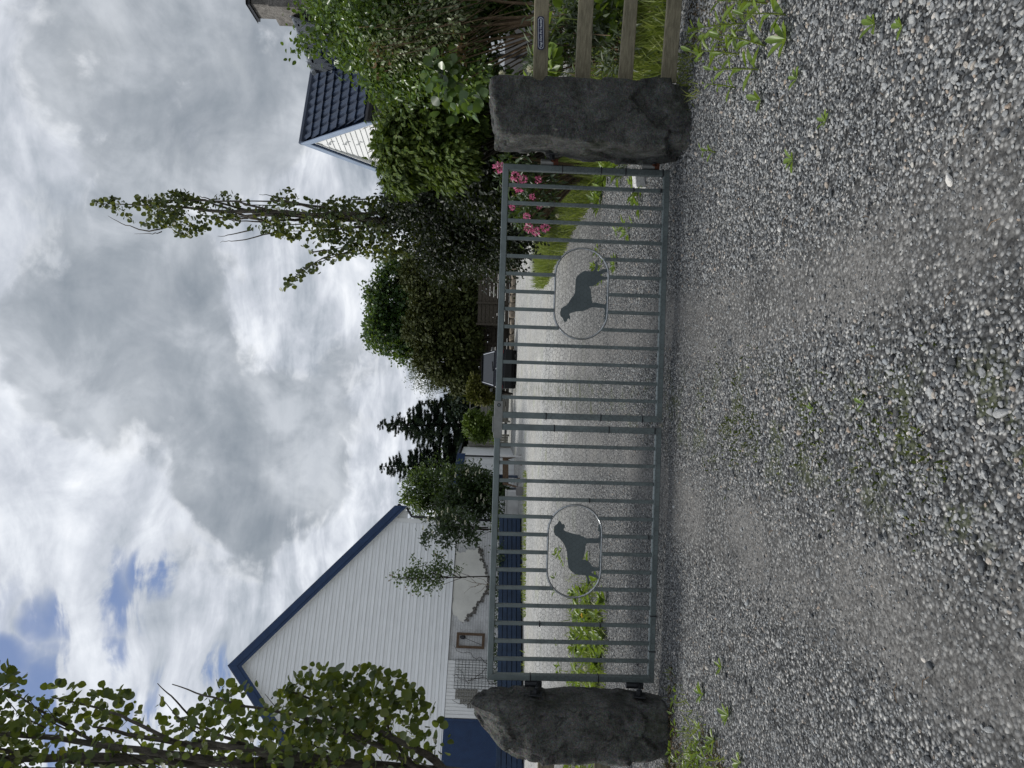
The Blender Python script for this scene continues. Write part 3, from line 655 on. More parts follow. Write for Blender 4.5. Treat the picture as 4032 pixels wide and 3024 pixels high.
# corner board, bargeboards and roof
mb = MB(); mb.slab([bw(sR - .02, HB - .01, .0), bw(sR + .13, HB - .01, .0), bw(sR + .13, rake(sR) - .05, .0), bw(sR - .02, rake(sR) - .25, .0)], bN * .03); mb.build('corner_board', m_white2, barn)
eave_s = aps - eR[0]
for sg_ in (-1, 1):
    e = aps + sg_ * eave_s
    a, b = np.array([aps, apx[1]]), np.array([e, apx[1] - eave_s * slope]); d = (b - a) / np.linalg.norm(b - a); nrm = np.array([-d[1], d[0]]); nrm = nrm if nrm[1] < 0 else -nrm
    kk = .21 / abs(nrm[1])
    mb = MB(); mb.slab([bw(*a, .18), bw(*b, .18), bw(b[0], b[1] - kk, .18), bw(a[0], a[1] - kk, .18)], bN * .035); bevel(mb.build('bargeboard', m_blue, barn), .006)
    mb = MB(); mb.slab([bw(a[0], a[1] - kk, .165), bw(b[0], b[1] - kk, .165), bw(b[0], b[1] - kk - .13, .165), bw(a[0], a[1] - kk - .13, .165)], bN * .03); mb.build('batten_board', m_blue, barn)
    mb = MB(); mb.slab([bw(a[0], a[1] - kk - .10, .0), bw(b[0], b[1] - kk - .10, .0), bw(b[0], b[1] - kk - .13, .0), bw(a[0], a[1] - kk - .13, .0)], bN * .165); mb.build('soffit', m_white2, barn)
    mb = MB(); mb.slab([bw(a[0], a[1] + .03, .20), bw(b[0], b[1] + .03, .20), bw(b[0], b[1] - .10, .20), bw(a[0], a[1] - .10, .20)], -bN * 13.4); mb.build('roof', m_tile, barn)
# boxed eave end and the gutter with its downpipe on the right
mb = MB(); mb.slab([bw(eR[0] + .12, eR[1] - .42, -.1), bw(sR, eR[1] - .42, -.1), bw(sR, rake(sR) - .22, -.1), bw(eR[0] + .12, eR[1] - .2, -.1)], bN * .08); mb.build('eave_box', m_white2, barn)
mb = MB(); mb.tube([bw(eR[0] - .02, eR[1] - .12, .16), bw(eR[0] - .02, eR[1] - .16, -9)], .065, 8); mb.build('gutter', m_black, barn)
mb = MB(); mb.tube([bw(eR[0] - .02, eR[1] - .16, .0), bw(eR[0] - .0, eR[1] - .36, .0), bw(sR - .09, eR[1] - .58, .02), bw(sR - .08, eR[1] - .75, .03), bw(sR - .08, .25, .03)], .042, 8); mb.build('downpipe', m_black, barn, True)
# brick base
def brick_mat():
    m = bpy.data.materials.new('whitewashed_brick'); m.use_nodes = True; t = NT(m.node_tree); t.n.clear()
    co = t.add('ShaderNodeTexCoord').outputs['UV']
    wob = t.vmath('ADD', co, t.vmath('SCALE', t.noise(co, 2.5, 4, .6).outputs['Color']))
    wob.node.inputs[1].links[0].from_node.inputs['Scale'].default_value = .035
    br = t.add('ShaderNodeTexBrick', {'Vector': wob, 'Color1': (.9, .9, .9, 1), 'Color2': (.75, .75, .75, 1), 'Mortar': (0, 0, 0, 1), 'Scale': 1.0, 'Mortar Size': .011, 'Mortar Smooth': .5, 'Brick Width': .245, 'Row Height': .083})
    n1 = t.noise(co, 2.2, 6, .62).outputs[0]; n2 = t.noise(co, 17, 5, .65).outputs[0]
    col = t.ramp(n1, [(.32, (.47, .48, .485)), (.6, (.63, .64, .645))])
    h = t.add('ShaderNodeSeparateColor', {0: br.outputs['Color']}).outputs[0]
    col = t.mix(t.math('MULTIPLY', t.maprange(h, .5, .1), .30), col, (.30, .29, .27))
    col = t.mix(t.math('MULTIPLY', t.maprange(n2, .60, .74), .28), col, (.25, .23, .20))
    b = t.add('ShaderNodeBump', {'Height': t.math('ADD', h, t.math('MULTIPLY', n2, .5)), 'Strength': .7, 'Distance': .02}).outputs[0]
    p = t.add('ShaderNodeBsdfPrincipled', {'Base Color': col, 'Roughness': .85, 'Specular IOR Level': .2, 'Normal': b}); t.add('ShaderNodeOutputMaterial', {0: p.outputs[0]}); return m
def wall_quad(name, s0, s1, t0, t1, o0, o1, mat, parent):
    mb = MB(); mb.slab([bw(s0, t0, o0), bw(s1, t0, o0), bw(s1, t1, o0), bw(s0, t1, o0)], bN * (o1 - o0)); o = mb.build(name, mat, parent)
    uv = o.data.uv_layers.new(name='UVMap'); org = ORG[o.name]
    for lp in o.data.loops:
        p = np.array(o.data.vertices[lp.vertex_index].co[:]) + org - bO; uv.data[lp.index].uv = (np.dot(p, bS), np.dot(p, bT))
    return o
pnl = bp(1790, 2600)[0]                                          # where the brick ends and the boards begin
wall_quad('brick_base', sR + .05, pnl, -.1, HB - .002, -.15, -.055, brick_mat(), barn)
mb = MB()
dl = bp(1770, 2826)[0]; k = int((dl - pnl) / .105)
for i in range(k):
    s0 = pnl + i * (dl - pnl) / k; mb.slab([bw(s0 + .004, 0, 0), bw(s0 + (dl - pnl) / k - .004, 0, 0), bw(s0 + (dl - pnl) / k - .004, HB - .015, 0), bw(s0 + .004, HB - .015, 0)], bN * .012)
mb.build('board_panel', m_white2, barn)
# torn patch of smooth plaster
def zb(x, y): return bp(1400 + x / 2.1164, 2050 + y / 2.1164)
pp = [zb(*p) for p in ((840, 255), (870, 270), (905, 262), (945, 240), (985, 246), (1020, 228), (1040, 255), (1052, 300), (1058, 345), (1078, 375), (1086, 420), (1100, 455), (1104, 510), (1090, 560), (1078, 605), (1052, 640), (1040, 665), (1012, 690), (1000, 730), (985, 755), (950, 782), (920, 805), (905, 842), (885, 850), (870, 835), (850, 800), (822, 785), (808, 760), (812, 620), (824, 420))]
def bplate(name, poly, o0, o1, mat, parent):
    from mathutils.geometry import tessellate_polygon
    n = len(poly); T = tessellate_polygon([[Vector((p[0], p[1], 0)) for p in poly]])
    V = [bw(*p, o0) for p in poly] + [bw(*p, o1) for p in poly]; F = []
    for (a, b, c) in T: F += [(a + n, b + n, c + n), (c, b, a)]
    for i in range(n): j = (i + 1) % n; F.append((i, j, j + n, i + n))
    o = mk(name, V, F, mat, parent); bm = bmesh.new(); bm.from_mesh(o.data); bmesh.ops.recalc_face_normals(bm, faces=bm.faces[:]); bm.to_mesh(o.data); bm.free(); return o
fine_pp = []
for i, p in enumerate(pp):
    qn = pp[(i + 1) % len(pp)]
    for k_ in range(4):
        u = k_ / 4; j = .018 if i < 28 else .0
        fine_pp.append(p * (1 - u) + qn * u + RNG.normal(0, j, 2))
bplate('plaster_patch', fine_pp, -.06, -.012, m_plaster, barn)
# crumbled edge below the plaster
mb = MB()
edge_pts = [zb(*p) for p in ((1025, 228), (1045, 262), (1058, 330), (1086, 400), (1102, 470), (1106, 520), (1092, 570), (1080, 610), (1050, 650), (1015, 692), (1000, 735), (955, 785), (915, 825))]
for i in range(len(edge_pts) - 1):
    for k_ in range(11):
        u = (k_ + RNG.uniform()) / 11; p = edge_pts[i] * (1 - u) + edge_pts[i + 1] * u + RNG.normal(0, .03, 2); r = RNG.uniform(.02, .055)
        pts = [(p[0] + r * math.cos(a) * RNG.uniform(.6, 1.3), p[1] + r * math.sin(a) * RNG.uniform(.6, 1.3)) for a in np.linspace(0, 2 * math.pi, 7)[:-1]]
        mb.slab([bw(*x, -.06) for x in pts], bN * RNG.uniform(.03, .07))
mb.build('crumbled_mortar', m_chim, barn)
# double doors in dark blue with slanting planks
d0s, d1s, dtop = dl + .02, bp(1800, 3100)[0], bp(1742, 2845)[1]
mb = MB(); mb.slab([bw(d0s, 0, .0), bw(d1s + 2.2, 0, .0), bw(d1s + 2.2, dtop, .0), bw(d0s, dtop, .0)], bN * .02)
dr = mb.build('door', m_blue, barn)
mb = MB(); wd_ = 1.25
for leaf in range(3):
    s0 = d0s + .10 + leaf * wd_; sgn = 1 if leaf % 2 == 0 else -1
    for k_ in range(-14, 26):
        c = k_ * .115; pts = []
        # plank strip running at 45 degrees clipped to the leaf
        for (uu, vv) in ((0, c), (0, c + .10), (wd_ - .12, c + .10 + (wd_ - .12)), (wd_ - .12, c + wd_ - .12)):
            pts.append((uu, vv))
        pts = [(u if sgn > 0 else wd_ - .12 - u, v) for u, v in pts]
        def clipy(P, lim, keep):
            Q = []
            for i in range(len(P)):
                a, b = P[i], P[(i + 1) % len(P)]; ina, inb = keep(a[1]), keep(b[1])
                if ina: Q.append(a)
                if ina != inb: u = (lim - a[1]) / (b[1] - a[1]); Q.append((a[0] + (b[0] - a[0]) * u, lim))
            return Q
        pts = clipy(pts, .05, lambda v: v >= .05)
        if len(pts) > 2: pts = clipy(pts, dtop - .12, lambda v: v <= dtop - .12)
        if len(pts) > 2: mb.slab([bw(s0 + u, v, .021) for u, v in pts], bN * .014)
mb.build('door_planks', m_blue, barn)
# things hung on the barn wall
fr = thing('window_frame', bw(*zb(1135, 960)), 'old empty brown window frame hung on the whitewashed brick of the barn', 'frame')
zc = lambda x, y: bp(900 + x / 1.4764, 1900 + y / 1.4764)
f00, f11 = zc(1490, 878), zc(1322, 962)
s0, s1, t0, t1 = f00[0], f11[0], f00[1], f11[1]; fw = .085
for (a, b, c, d) in ((s0, s1, t0, t0 + fw), (s0, s1, t1 - fw, t1), (s0, s0 + fw, t0 + fw, t1 - fw), (s1 - fw, s1, t0 + fw, t1 - fw)):
    MB().slab([bw(a, c, .03), bw(b, c, .03), bw(b, d, .03), bw(a, d, .03)], bN * .06).build('frame_side', m_wood_br, fr)
mb = MB(); mb.tube([bw(s0 + .30 * (s1 - s0), t1 - .2, .05), bw(s1 - .12, t0 + .06, .05)], .008, 5); mb.build('stay_cord', m_bark_dk, fr)
mb = MB(); k0 = bw(s0 + .30 * (s1 - s0), t1 - .2, .06); mb.tube([k0 + bT * .1, k0 + bT * .04, k0 - bT * .05, k0 - bT * .1], [.02, .06, .07, .02], 8); mb.build('hanging_pot', m_black, fr)
tr_ = thing('wire_trellis', bw(*zc(1400, 1110)), 'square wire plant trellis fixed to the whitewashed barn wall', 'trellis')
g0, g1 = zc(1530, 1035), zc(1310, 1195); mb = MB()
for k_ in range(12): s_ = g0[0] + (g1[0] - g0[0]) * k_ / 11; mb.tube([bw(s_, .55, .05), bw(s_, g1[1], .05)], .006, 4)
nrow = int((g1[1] - .55) / .11)
for k_ in range(nrow + 1): t_ = .55 + (g1[1] - .55) * k_ / nrow; mb.tube([bw(g0[0], t_, .058), bw(g1[0], t_, .058)], .006, 4)
mb.build('wire_grid', m_wire, tr_)
vn = thing('climbing_vine', bw(g0[0] + .5, 0), 'thin leafless vine wandering over the wire trellis on the barn', 'vine'); mb = MB()
for sd in range(4):
    p = np.array([g0[0] + .15 + .3 * sd, .5]); pts = []
    for k_ in range(14):
        pts.append(bw(p[0], p[1], .075)); p = p + np.array([RNG.normal(0, .10) - .02, .115 + RNG.normal(0, .02)])
        if p[1] > g1[1] + .1: break
    mb.tube(pts, np.linspace(.012, .005, len(pts)), 4)
mb.build('stems', m_bark_dk, vn)
rk = thing('slatted_rack', bw(*zc(1380, 1260)), 'stepped rack of weathered grey slats hung on the barn beside the blue door', 'rack')
for k_ in range(9):
    xr = 1325 + k_ * 14.5; ylo = 1200 + (0 if k_ > 0 else 0); yhi = (1258, 1258, 1285, 1285, 1285, 1312, 1312, 1312, 1312)[k_]
    a, b = zc(xr, 1202), zc(xr, yhi); MB().slab([bw(a[0], a[1] - .028, .03), bw(b[0], a[1] - .028, .03), bw(b[0], a[1] + .028, .03), bw(a[0], a[1] + .028, .03)], bN * .025).build('slat', m_wood_gr, rk)
for yy in (1212, 1250, 1278):
    a, b = zc(1330 if yy < 1260 else 1352, yy), zc(1440, yy); MB().slab([bw(a[0] - .03, b[1], .055), bw(a[0] + .03, b[1], .055), bw(a[0] + .03, a[1], .055), bw(a[0] - .03, a[1], .055)], bN * .02).build('batten', m_wood_gr, rk)

# ------------------------------------------------------------------ white annex with a blue fascia, further back
AY = 31.0
ann = thing('annex', q(1080, 1020, AY), 'small white annex with a slanting dark blue fascia behind the elder bush', 'annex')
z5 = lambda x, y: (1750 + x / 3.0175, 1600 + y / 3.0175)
P = [at(*z5(190, 605), AY), at(*z5(770, 660), AY)]
r0, r1 = at(*z5(165, 568), AY), at(*z5(118, 850), AY)
wx1 = at(*z5(400, 607), AY)[0]; wx0 = wx1 - 4.2; ztop = at(*z5(185, 620), AY)[2]
mb = MB(); k = 22
mb.hexa([(wx0, AY, 0), (wx1, AY, 0), (wx1, AY + 5, 0), (wx0, AY + 5, 0), (wx0, AY, ztop + .55), (wx1, AY, ztop), (wx1, AY + 5, ztop), (wx0, AY + 5, ztop + .55)]); mb.build('wall', m_white, ann)
mb = MB()
for i in range(18):
    x = wx1 - .02 - i * .235; mb.box((x - .012, AY - .016, .05), (x + .012, AY - .001, ztop + .1 * 0))
mb.build('board_joint', m_white2, ann)
mb = MB(); dz_ = (r1[2] - r0[2]) / (r1[0] - r0[0]); xa, xb = r0[0] + .05, wx0 - .3; za = r0[2]; zb_ = za + dz_ * (xb - xa)
mb.slab([(xa, AY - .12, za - .30), (xa, AY - .12, za), (xb, AY - .12, zb_), (xb, AY - .12, zb_ - .30)], (0, .05, 0)); mb.build('fascia', m_blue, ann)
mb = MB(); mb.slab([(xa, AY - .10, za + .002), (xa, AY - .10, za + .05), (xb, AY - .10, zb_ + .05), (xb, AY - .10, zb_ + .002)], (0, 5.3, 0)); mb.build('roof', m_tile, ann)
mb = MB(); mb.tube([(wx1 + .06, AY - .05, ztop - .05), (wx1 + .06, AY - .05, .1)], .04, 7); mb.build('downpipe', m_black, ann)

# ------------------------------------------------------------------ neighbouring house on the right
z8 = lambda x, y: (900 + x / 2.2125, y / 2.2125)
def tiled(name, poly, udir, mat, parent, course=.29, tw=.22, thick=.03):
    """a pantiled roof plane: waves across, stepped courses down the slope; poly is a planar polygon"""
    P = [np.asarray(p, float) for p in poly]; n = np.zeros(3)
    for i in range(1, len(P) - 1): n += np.cross(P[i] - P[0], P[i + 1] - P[0])
    n /= np.linalg.norm(n); n = n if np.dot(n, np.array([0, 0, CAM_H]) - P[0]) > 0 else -n
    u = np.asarray(udir, float); u = u - n * np.dot(u, n); u /= np.linalg.norm(u); v = np.cross(u, n); v = v if v[2] < 0 else -v
    o = P[0]; uv = [(np.dot(p - o, u), np.dot(p - o, v)) for p in P]
    u0, u1 = min(a for a, b in uv), max(a for a, b in uv); v0, v1 = min(b for a, b in uv), max(b for a, b in uv)
    du = tw / 8; nu = int((u1 - u0) / du) + 1; nc = int((v1 - v0) / course) + 1
    V = []; F = []
    for c in range(nc):
        for i in range(nu):
            ua = u0 + i * du; ub = ua + du; va = v0 + c * course; vb = va + course
            if not inside(uv, (ua + ub) / 2, (va + vb) / 2): continue
            ph = lambda a: (.5 + .5 * math.sin(2 * math.pi * a / tw)) ** .8
            k = len(V); sw = .075 * ph(ua) , .075 * ph(ub)
            H = (ph(ua) * .045, ph(ub) * .045)
            va_, vb_ = (va, vb)
            q0 = o + u * ua + v * va_ + n * (H[0]); q1 = o + u * ub + v * va_ + n * (H[1])
            q2 = o + u * ub + v * (vb_ + sw[1]) + n * (H[1] + .05); q3 = o + u * ua + v * (vb_ + sw[0]) + n * (H[0] + .05)
            q4 = o + u * ub + v * (vb_ + sw[1]) + n * (H[1] - .005); q5 = o + u * ua + v * (vb_ + sw[0]) + n * (H[0] - .005)
            V += [q0, q1, q2, q3, q4, q5]; F += [(k, k + 1, k + 2, k + 3), (k + 3, k + 2, k + 4, k + 5)]
    k = len(V); V += [p - n * thick for p in P]; F.append(list(range(k, k + len(P))))
    return mk(name, V, F, mat, parent, False), n
def on_plane(x, y, p0, n):
    r = ray(x, y); c = np.array([0, 0, CAM_H]); return c + r * (np.dot(p0 - c, n) / np.dot(r, n))
hA = at(*z8(655, 1228), 17.0); hA2 = at(*z8(775, 480), 17.5); hE1 = at(*z8(1195, 1048), 15.7); hE2 = at(*z8(1560, 1565), 18.5)
rd = hA2 - hA; rd[2] = 0; rd /= np.linalg.norm(rd)
house = thing('house', (9, 19, 0), 'white house with dark pantiled gable wing and a stone chimney beyond the hedge', 'house')
hA2x = hA + (hA2 - hA) * 1.9; hE1b = hE1 + (hA2 - hA) * 1.9
wing, wn = tiled('wing_roof', [hA, hA2x, hE1b, hE1], rd, m_tile, house)
hE2b = hE2 + (hA2 - hA) * 1.9
mb = MB(); mb.slab([hA, hA2x, hE2b, hE2], (0, 0, -.05)); mb.build('wing_roof_rear', m_tile, house)
mb = MB(); mb.tube([hA - rd * .06 + [0, 0, .03], hA2x + [0, 0, .03]], .085, 8); mb.build('ridge_tiles', m_tile, house)
dn = np.array([0, 0, -1.])
for (e, nm) in ((hE1, 'rake_board'), (hE2, 'rake_board')):
    d = (e - hA); L = np.linalg.norm(d); tp = hA - rd * .05; bt = e - rd * .05 + d / L * .1
    mb = MB(); mb.slab([tp + [0, 0, .07], bt + [0, 0, .07], bt + dn * .16, tp + dn * .16], -rd * .035); bevel(mb.build(nm, m_trim, house), .005)
    mb = MB(); mb.slab([tp + dn * .14, bt + dn * .14, bt + dn * .26, tp + dn * .26], rd * .03); mb.build('rake_batten', m_blue if e is hE2 else m_trim, house)
    mb = MB(); mb.slab([tp + dn * .24, bt + dn * .24, bt + dn * .27, tp + dn * .27], rd * .18); mb.build('soffit', m_white2, house)
# gable wall, boarded
gside = hE2 - hE1; gside[2] = 0; gl = np.linalg.norm(gside); gside /= gl
gm = np.dot(hA - hE1, gside)                                     # apex position along the wall
slA = (hA[2] - hE1[2]) / gm; slB = (hA[2] - hE2[2]) / (gl - gm)
gb = np.array([*(hE1 + rd * .10)[:2], 0.])
mb = MB(); zt = .0; brd = .12; z0_ = 1.10
while z0_ < hA[2] - .45:
    def ex(z): return max(.30, gm - (hA[2] - .24 - z) / slA), min(gl - .30, gm + (hA[2] - .24 - z) / slB)
    (a0, b0), (a1, b1) = ex(z0_), ex(z0_ + brd)
    if a1 < b1:
        up = np.array([0, 0, 1.]); f = lambda s, z, o: gb + gside * s + up * z - rd * o
        mb.add([f(a0, z0_, .018), f(b0, z0_, .018), f(b1, z0_ + brd, .004), f(a1, z0_ + brd, .004), f(b0, z0_, 0), f(a0, z0_, 0)], [(0, 1, 2, 3), (0, 5, 4, 1)])
    z0_ += brd
mb.build('gable_boards', m_white2, house)
mb = MB(); W_ = [gb + gside * .30, gb + gside * (gl - .3)]
a_, b_ = hE1[2] - .1 - .0, hE2[2] - .1
pr = [W_[0], W_[1], W_[1] + [0, 0, b_ + .3 * slB - .12], np.array([*(gb + gside * gm)[:2], hA[2] - .3]), W_[0] + [0, 0, a_ + .3 * slA - .12]]
mb.slab([p + rd * .005 for p in pr], rd * 9.0); mb.build('wall', m_white2, house)
mb = MB()
for p, q_ in ((W_[0] - gside * .03, W_[1] + gside * .03),):
    mb.slab([p - rd * .04, q_ - rd * .04, q_ + rd * 9.05, p + rd * 9.05], (0, 0, 1.09))
mb.build('foundation', m_concrete, house)
# boarding on the side wall facing the fence
mb = MB(); nrm_s = -gside; z0_ = 1.10
while z0_ < a_ - .05:
    f = lambda s, z, o: W_[0] + rd * s + np.array([0, 0, z]) + nrm_s * o
    mb.add([f(-.0, z0_, .02), f(9, z0_, .02), f(9, z0_ + brd, .006), f(0, z0_ + brd, .006), f(9, z0_, 0), f(0, z0_, 0)], [(0, 1, 2, 3), (0, 5, 4, 1)]); z0_ += brd
mb.build('side_boards', m_white, house)
mb = MB(); mb.tube([hE1 - rd * .05 - gside * .05 + dn * .05, hE1b - gside * .05 + dn * .05], .07, 8); mb.build('gutter', m_black, house)
mb = MB(); mb.slab([hE1 + dn * .05, hE1b + dn * .05, hE1b + dn * .22, hE1 + dn * .22], gside * .03); mb.build('eave_fascia', m_black, house)
for k_, zz_ in enumerate((hA[2] - .62, hA[2] - .98, hA[2] - 1.28, hA[2] - 1.58)):
    p = gb + gside * (gm - .10 - .02 * k_) + np.array([0, 0, zz_]) - rd * .03
    mb = MB(); mb.bar(p, p - rd * .05, .03, .05); mb.bar(p - rd * .05 + [0, 0, -.01], p - rd * .05 + [0, 0, .07], .03, .02, (1, 0, 0)); mb.build('insulator_bracket', m_white2, house)
# main roof behind the wing
mp0 = at(*z8(775, 480), 17.5); mpV = at(*z8(1020, 690), 16.75); mp2 = at(*z8(570, 165), 20.2)
mn = np.cross(mpV - mp0, mp2 - mp0); mn /= np.linalg.norm(mn)
z8p = lambda x, y: on_plane(*z8(x, y), mp0, mn)
edge = [z8p(745, 628), z8p(572, 165), z8p(470, -110)]
bott = [z8p(960, -260), z8p(1130, 200), z8p(1180, 690), z8p(1035, 700), z8p(905, 600)]
hd = z8p(960, -260) - z8p(1130, 200); hd[2] = 0
main, _ = tiled('main_roof', edge + bott, (1, .12, 0), m_tile2, house, .31, .24, .04)
mb = MB(); mb.tube([p + [0, .05, .02] for p in edge], .05, 8); mb.build('hip_tiles', m_tile2, house)
mb = MB(); mb.bar(z8p(785, 478) + [0, -.05, .06], z8p(1030, 705) + [0, -.05, .06], .16, .03, mn); mb.build('valley_flashing', m_tile, house)
# chimney
CY = 20.6
mb = MB()
def cbox(x0, x1, yl, w_, d_): 
    a = at(*z8(x1, yl), CY); b = at(*z8(x0, yl), CY); mb.box((a[0], CY - d_ / 2, a[2]), (a[0] + w_, CY + d_ / 2, b[2])); return a
cbox(395, 760, 160, 1.35, 1.1); cbox(230, 400, 108, .95, .80)
bevel(mb.build('chimney', m_chim, house), .01)
mb = MB(); cbox(208, 232, 118, 1.08, .95); cbox(168, 210, 128, 1.0, .84) if False else None
a = at(*z8(205, 125), CY); b = at(*z8(165, 30), CY)
x0c = a[0]; mb.hexa([(x0c, CY - .55, a[2]), (x0c + 1.15, CY - .55, a[2]), (x0c + 1.15, CY + .55, a[2]), (x0c, CY + .55, a[2]), (x0c + .35, CY - .25, b[2]), (x0c + .8, CY - .25, b[2]), (x0c + .8, CY + .25, b[2]), (x0c + .35, CY + .25, b[2])])
mb.build('chimney_cap', m_black, house)
pst = thing('drain_post', at(*z8(2400, 475), 13.0) * [1, 1, 0], 'thin dark standpipe in front of the grey house foundation', 'pipe')
p = at(1100 + 1650 / 2.01, 437 / 2.01, 12.0); mb = MB(); mb.tube([(p[0], 12, 0), (p[0], 12, p[2])], .035, 8); mb.build('pipe', m_black, pst)

# ------------------------------------------------------------------ far side of the yard
bf = thing('slat_fence', (-6.3, 22, 0), 'low navy blue slatted fence in front of the white barn', 'fence')
fa = np.array([gq(1127, 1117)[0], gq(1127, 1117)[1], 0]); fb = np.array([gq(1130, 1460)[0], gq(1130, 1460)[1], 0]); fb = fa + (fb - fa) * 1.5
fd = (fb - fa) / np.linalg.norm(fb - fa); fnm = np.array([-fd[1], fd[0], 0]); fnm = fnm if fnm[1] < 0 else -fnm
htop = .72
for k_ in range(5):
    zb0 = .05 + k_ * .137; mb = MB(); mb.slab([fa + [0, 0, zb0], fb + [0, 0, zb0], fb + [0, 0, zb0 + .118], fa + [0, 0, zb0 + .118]], fnm * -.025); bevel(mb.build('board', m_blue_fence, bf), .004)
for k_ in range(6):
    c = fa + (fb - fa) * (k_ + .02) / 5.2 - fnm * .07; MB().bar(c, c + [0, 0, htop + .01], .08, .08, (0, 1, 0)).build('post', m_blue_fence, bf)
bk = MB(); bk.slab([fa - fnm * .14, fb - fnm * .14, fb - fnm * .14 + [0, 0, .66], fa - fnm * .14 + [0, 0, .66]], -fnm * .02); bk.build('black_backing', m_black, bf)  # a single black sheet close behind the boards

def rect(nm, par, mat, x0, x1, y0, y1, Y, dep, lab=None):
    a = q(x1, y1, Y); b = q(x0, y0, Y); mb = MB(); mb.box((min(a[0], b[0]), Y, min(a[2], b[2])), (max(a[0], b[0]), Y + dep, max(a[2], b[2]))); return bevel(mb.build(nm, mat, par), .008)
ww = thing('low_wall', gq(1118, 1088), 'low whitewashed wall beside the navy slat fence', 'wall'); a = q(1095, 1061, 26.5); b = q(1095, 1121, 26.5)
mb = MB(); mb.box((b[0], 26.5, -.05), (a[0], 26.9, a[2])); bevel(mb.build('wall_block', m_conc_w, ww), .015)
mb = MB(); mb.box((b[0] - .02, 26.47, a[2] + .001), (a[0] + .03, 26.93, a[2] + .05)); bevel(mb.build('coping', m_conc_w, ww), .01)
plb = thing('planter', (q(1127, 1064, 23)[0], 23, 0), 'small dark grey planter box standing before the low white wall', 'planter')
c = q(1127, 1063, 23.2); mb = MB(); hw = pxm(8.0, 23.2); zt = q(1115.5, 1063, 23.2)[2]
for (x0, y0, x1, y1) in ((-hw, 0, hw, .02), (-hw, .36, hw, .38), (-hw, .02, -hw + .02, .36), (hw - .02, .02, hw, .36)): mb.box((c[0] + x0, 23.2 + y0, 0), (c[0] + x1, 23.2 + y1, zt))
mb.build('box_side', m_concrete, plb); MB().box((c[0] - hw + .021, 23.221, .1), (c[0] + hw - .021, 23.559, zt - .05)).build('soil', m_dirt, plb)
bn = thing('barrier', (q(1092, 1016, 25)[0], 25, 0), 'brown wooden barrier beam on trestle legs in front of the annex', 'barrier')
a = q(1092, 988, 25); b = q(1092, 1046, 25.4); MB().bar(a, b, .10, .20).build('beam', m_wood_br, bn)
for p in (a * .92 + b * .08, a * .05 + b * .95):
    for s_ in (-1, 1):
        MB().bar(p + [0, s_ * .05, .06], [p[0] + s_ * .12, p[1] + s_ * .35, 0], .06, .05, (1, 0, 0)).build('leg', m_wood_br, bn)
MB().bar(a + [.05, -.06, .25], [a[0] + .05, a[1] - .06, 0], .06, .06, (0, 1, 0)).build('end_post', m_conc_w, bn)
sb_ = thing('bench', (q(1088, 1040, 27)[0], 27, 0), 'navy garden bench half hidden behind the barrier beam', 'bench')
a = q(1072, 1028, 27.3); b = q(1072, 1060, 27.3); zs = q(1088, 1040, 27.3)[2]
MB().box((b[0], 27.3, .40), (a[0], 27.75, .45)).build('seat', m_blue_fence, sb_); MB().box((b[0], 27.76, .5), (a[0], 27.8, .95)).build('backrest', m_blue_fence, sb_)
for x in (a[0] - .06, b[0] + .02): MB().box((x, 27.32, 0), (x + .05, 27.74, .399)).build('leg', m_blue_fence, sb_)

def slat_fence(label, ya, yb, Y, x_top, x_bot, nb, mat, posts, topper=0.0, vert=False):
    A = q(x_top, ya, Y); B = q(x_top, yb, Y); A, B = (A, B) if A[0] < B[0] else (B, A); zt_ = (A[2] + B[2]) / 2
    t = thing('slat_fence', ((A[0] + B[0]) / 2, Y, 0), label, 'fence')
    zb_ = .08; h_ = (zt_ - topper - zb_) / nb
    if vert:
        n = int((B[0] - A[0]) / .13)
        for i in range(n): MB().box((A[0] + i * .13, Y, .05), (A[0] + i * .13 + .115, Y + .02, zt_ + RNG.normal(0, .02))).build('board', mat, t)
    else:
        for i in range(nb): MB().box((A[0], Y, zb_ + i * h_), (B[0], Y + .025, zb_ + (i + 1) * h_ - .022)).build('board', mat, t)
    for i in range(posts + 1):
        x = A[0] + (B[0] - A[0]) * i / posts; MB().box((x - .05, Y - .09, 0), (x + .05, Y - .002, zt_ + .05)).build('post', mat, t)
    if topper:
        MB().box((A[0], Y + .026, zt_ - .06), (B[0], Y + .06, zt_)).build('top_rail', mat, t)
        n = int((B[0] - A[0]) / .33)
        for i in range(n):
            x = A[0] + .05 + i * .33; s_ = .12 if i % 2 else -.12
            MB().bar((x - s_, Y + .04, zt_ - topper), (x + s_, Y + .04, zt_ - .07), .045, .02, (0, 1, 0)).build('lattice_strut', mat, t)
    return t
slat_fence('board fence with the shade of the russet cypress painted into its wood', 470, 700, 37.0, 1034, 1092, 9, m_wood_shade, 5)
slat_fence('slatted fence with a lattice top behind the parked car, its wood darkened for shade', 704, 850, 38.5, 1012, 1092, 8, m_wood_shade, 4, .55)
slat_fence('pale lit stretch of the slatted fence with a lattice top between the golden and green bushes', 852, 908, 38.0, 1014, 1076, 8, m_wood_gr, 1, .55)
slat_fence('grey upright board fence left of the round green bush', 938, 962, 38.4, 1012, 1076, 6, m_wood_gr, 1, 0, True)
wf = thing('wire_fence', (q(1050, 975, 36)[0], 36, 0), 'wire mesh fence panel with dark posts beside the white annex', 'fence')
a, b = q(1012, 963, 36), q(1012, 992, 36)
for i in range(3): x = a[0] + (b[0] - a[0]) * i / 2; MB().box((x - .035, 35.96, 0), (x + .035, 36.03, a[2])).build('post', m_wood_gr, wf)
mb = MB()
for i in range(13): x = b[0] + (a[0] - b[0]) * i / 12; mb.tube([(x, 36.05, .05), (x, 36.05, a[2] - .05)], .009, 3)
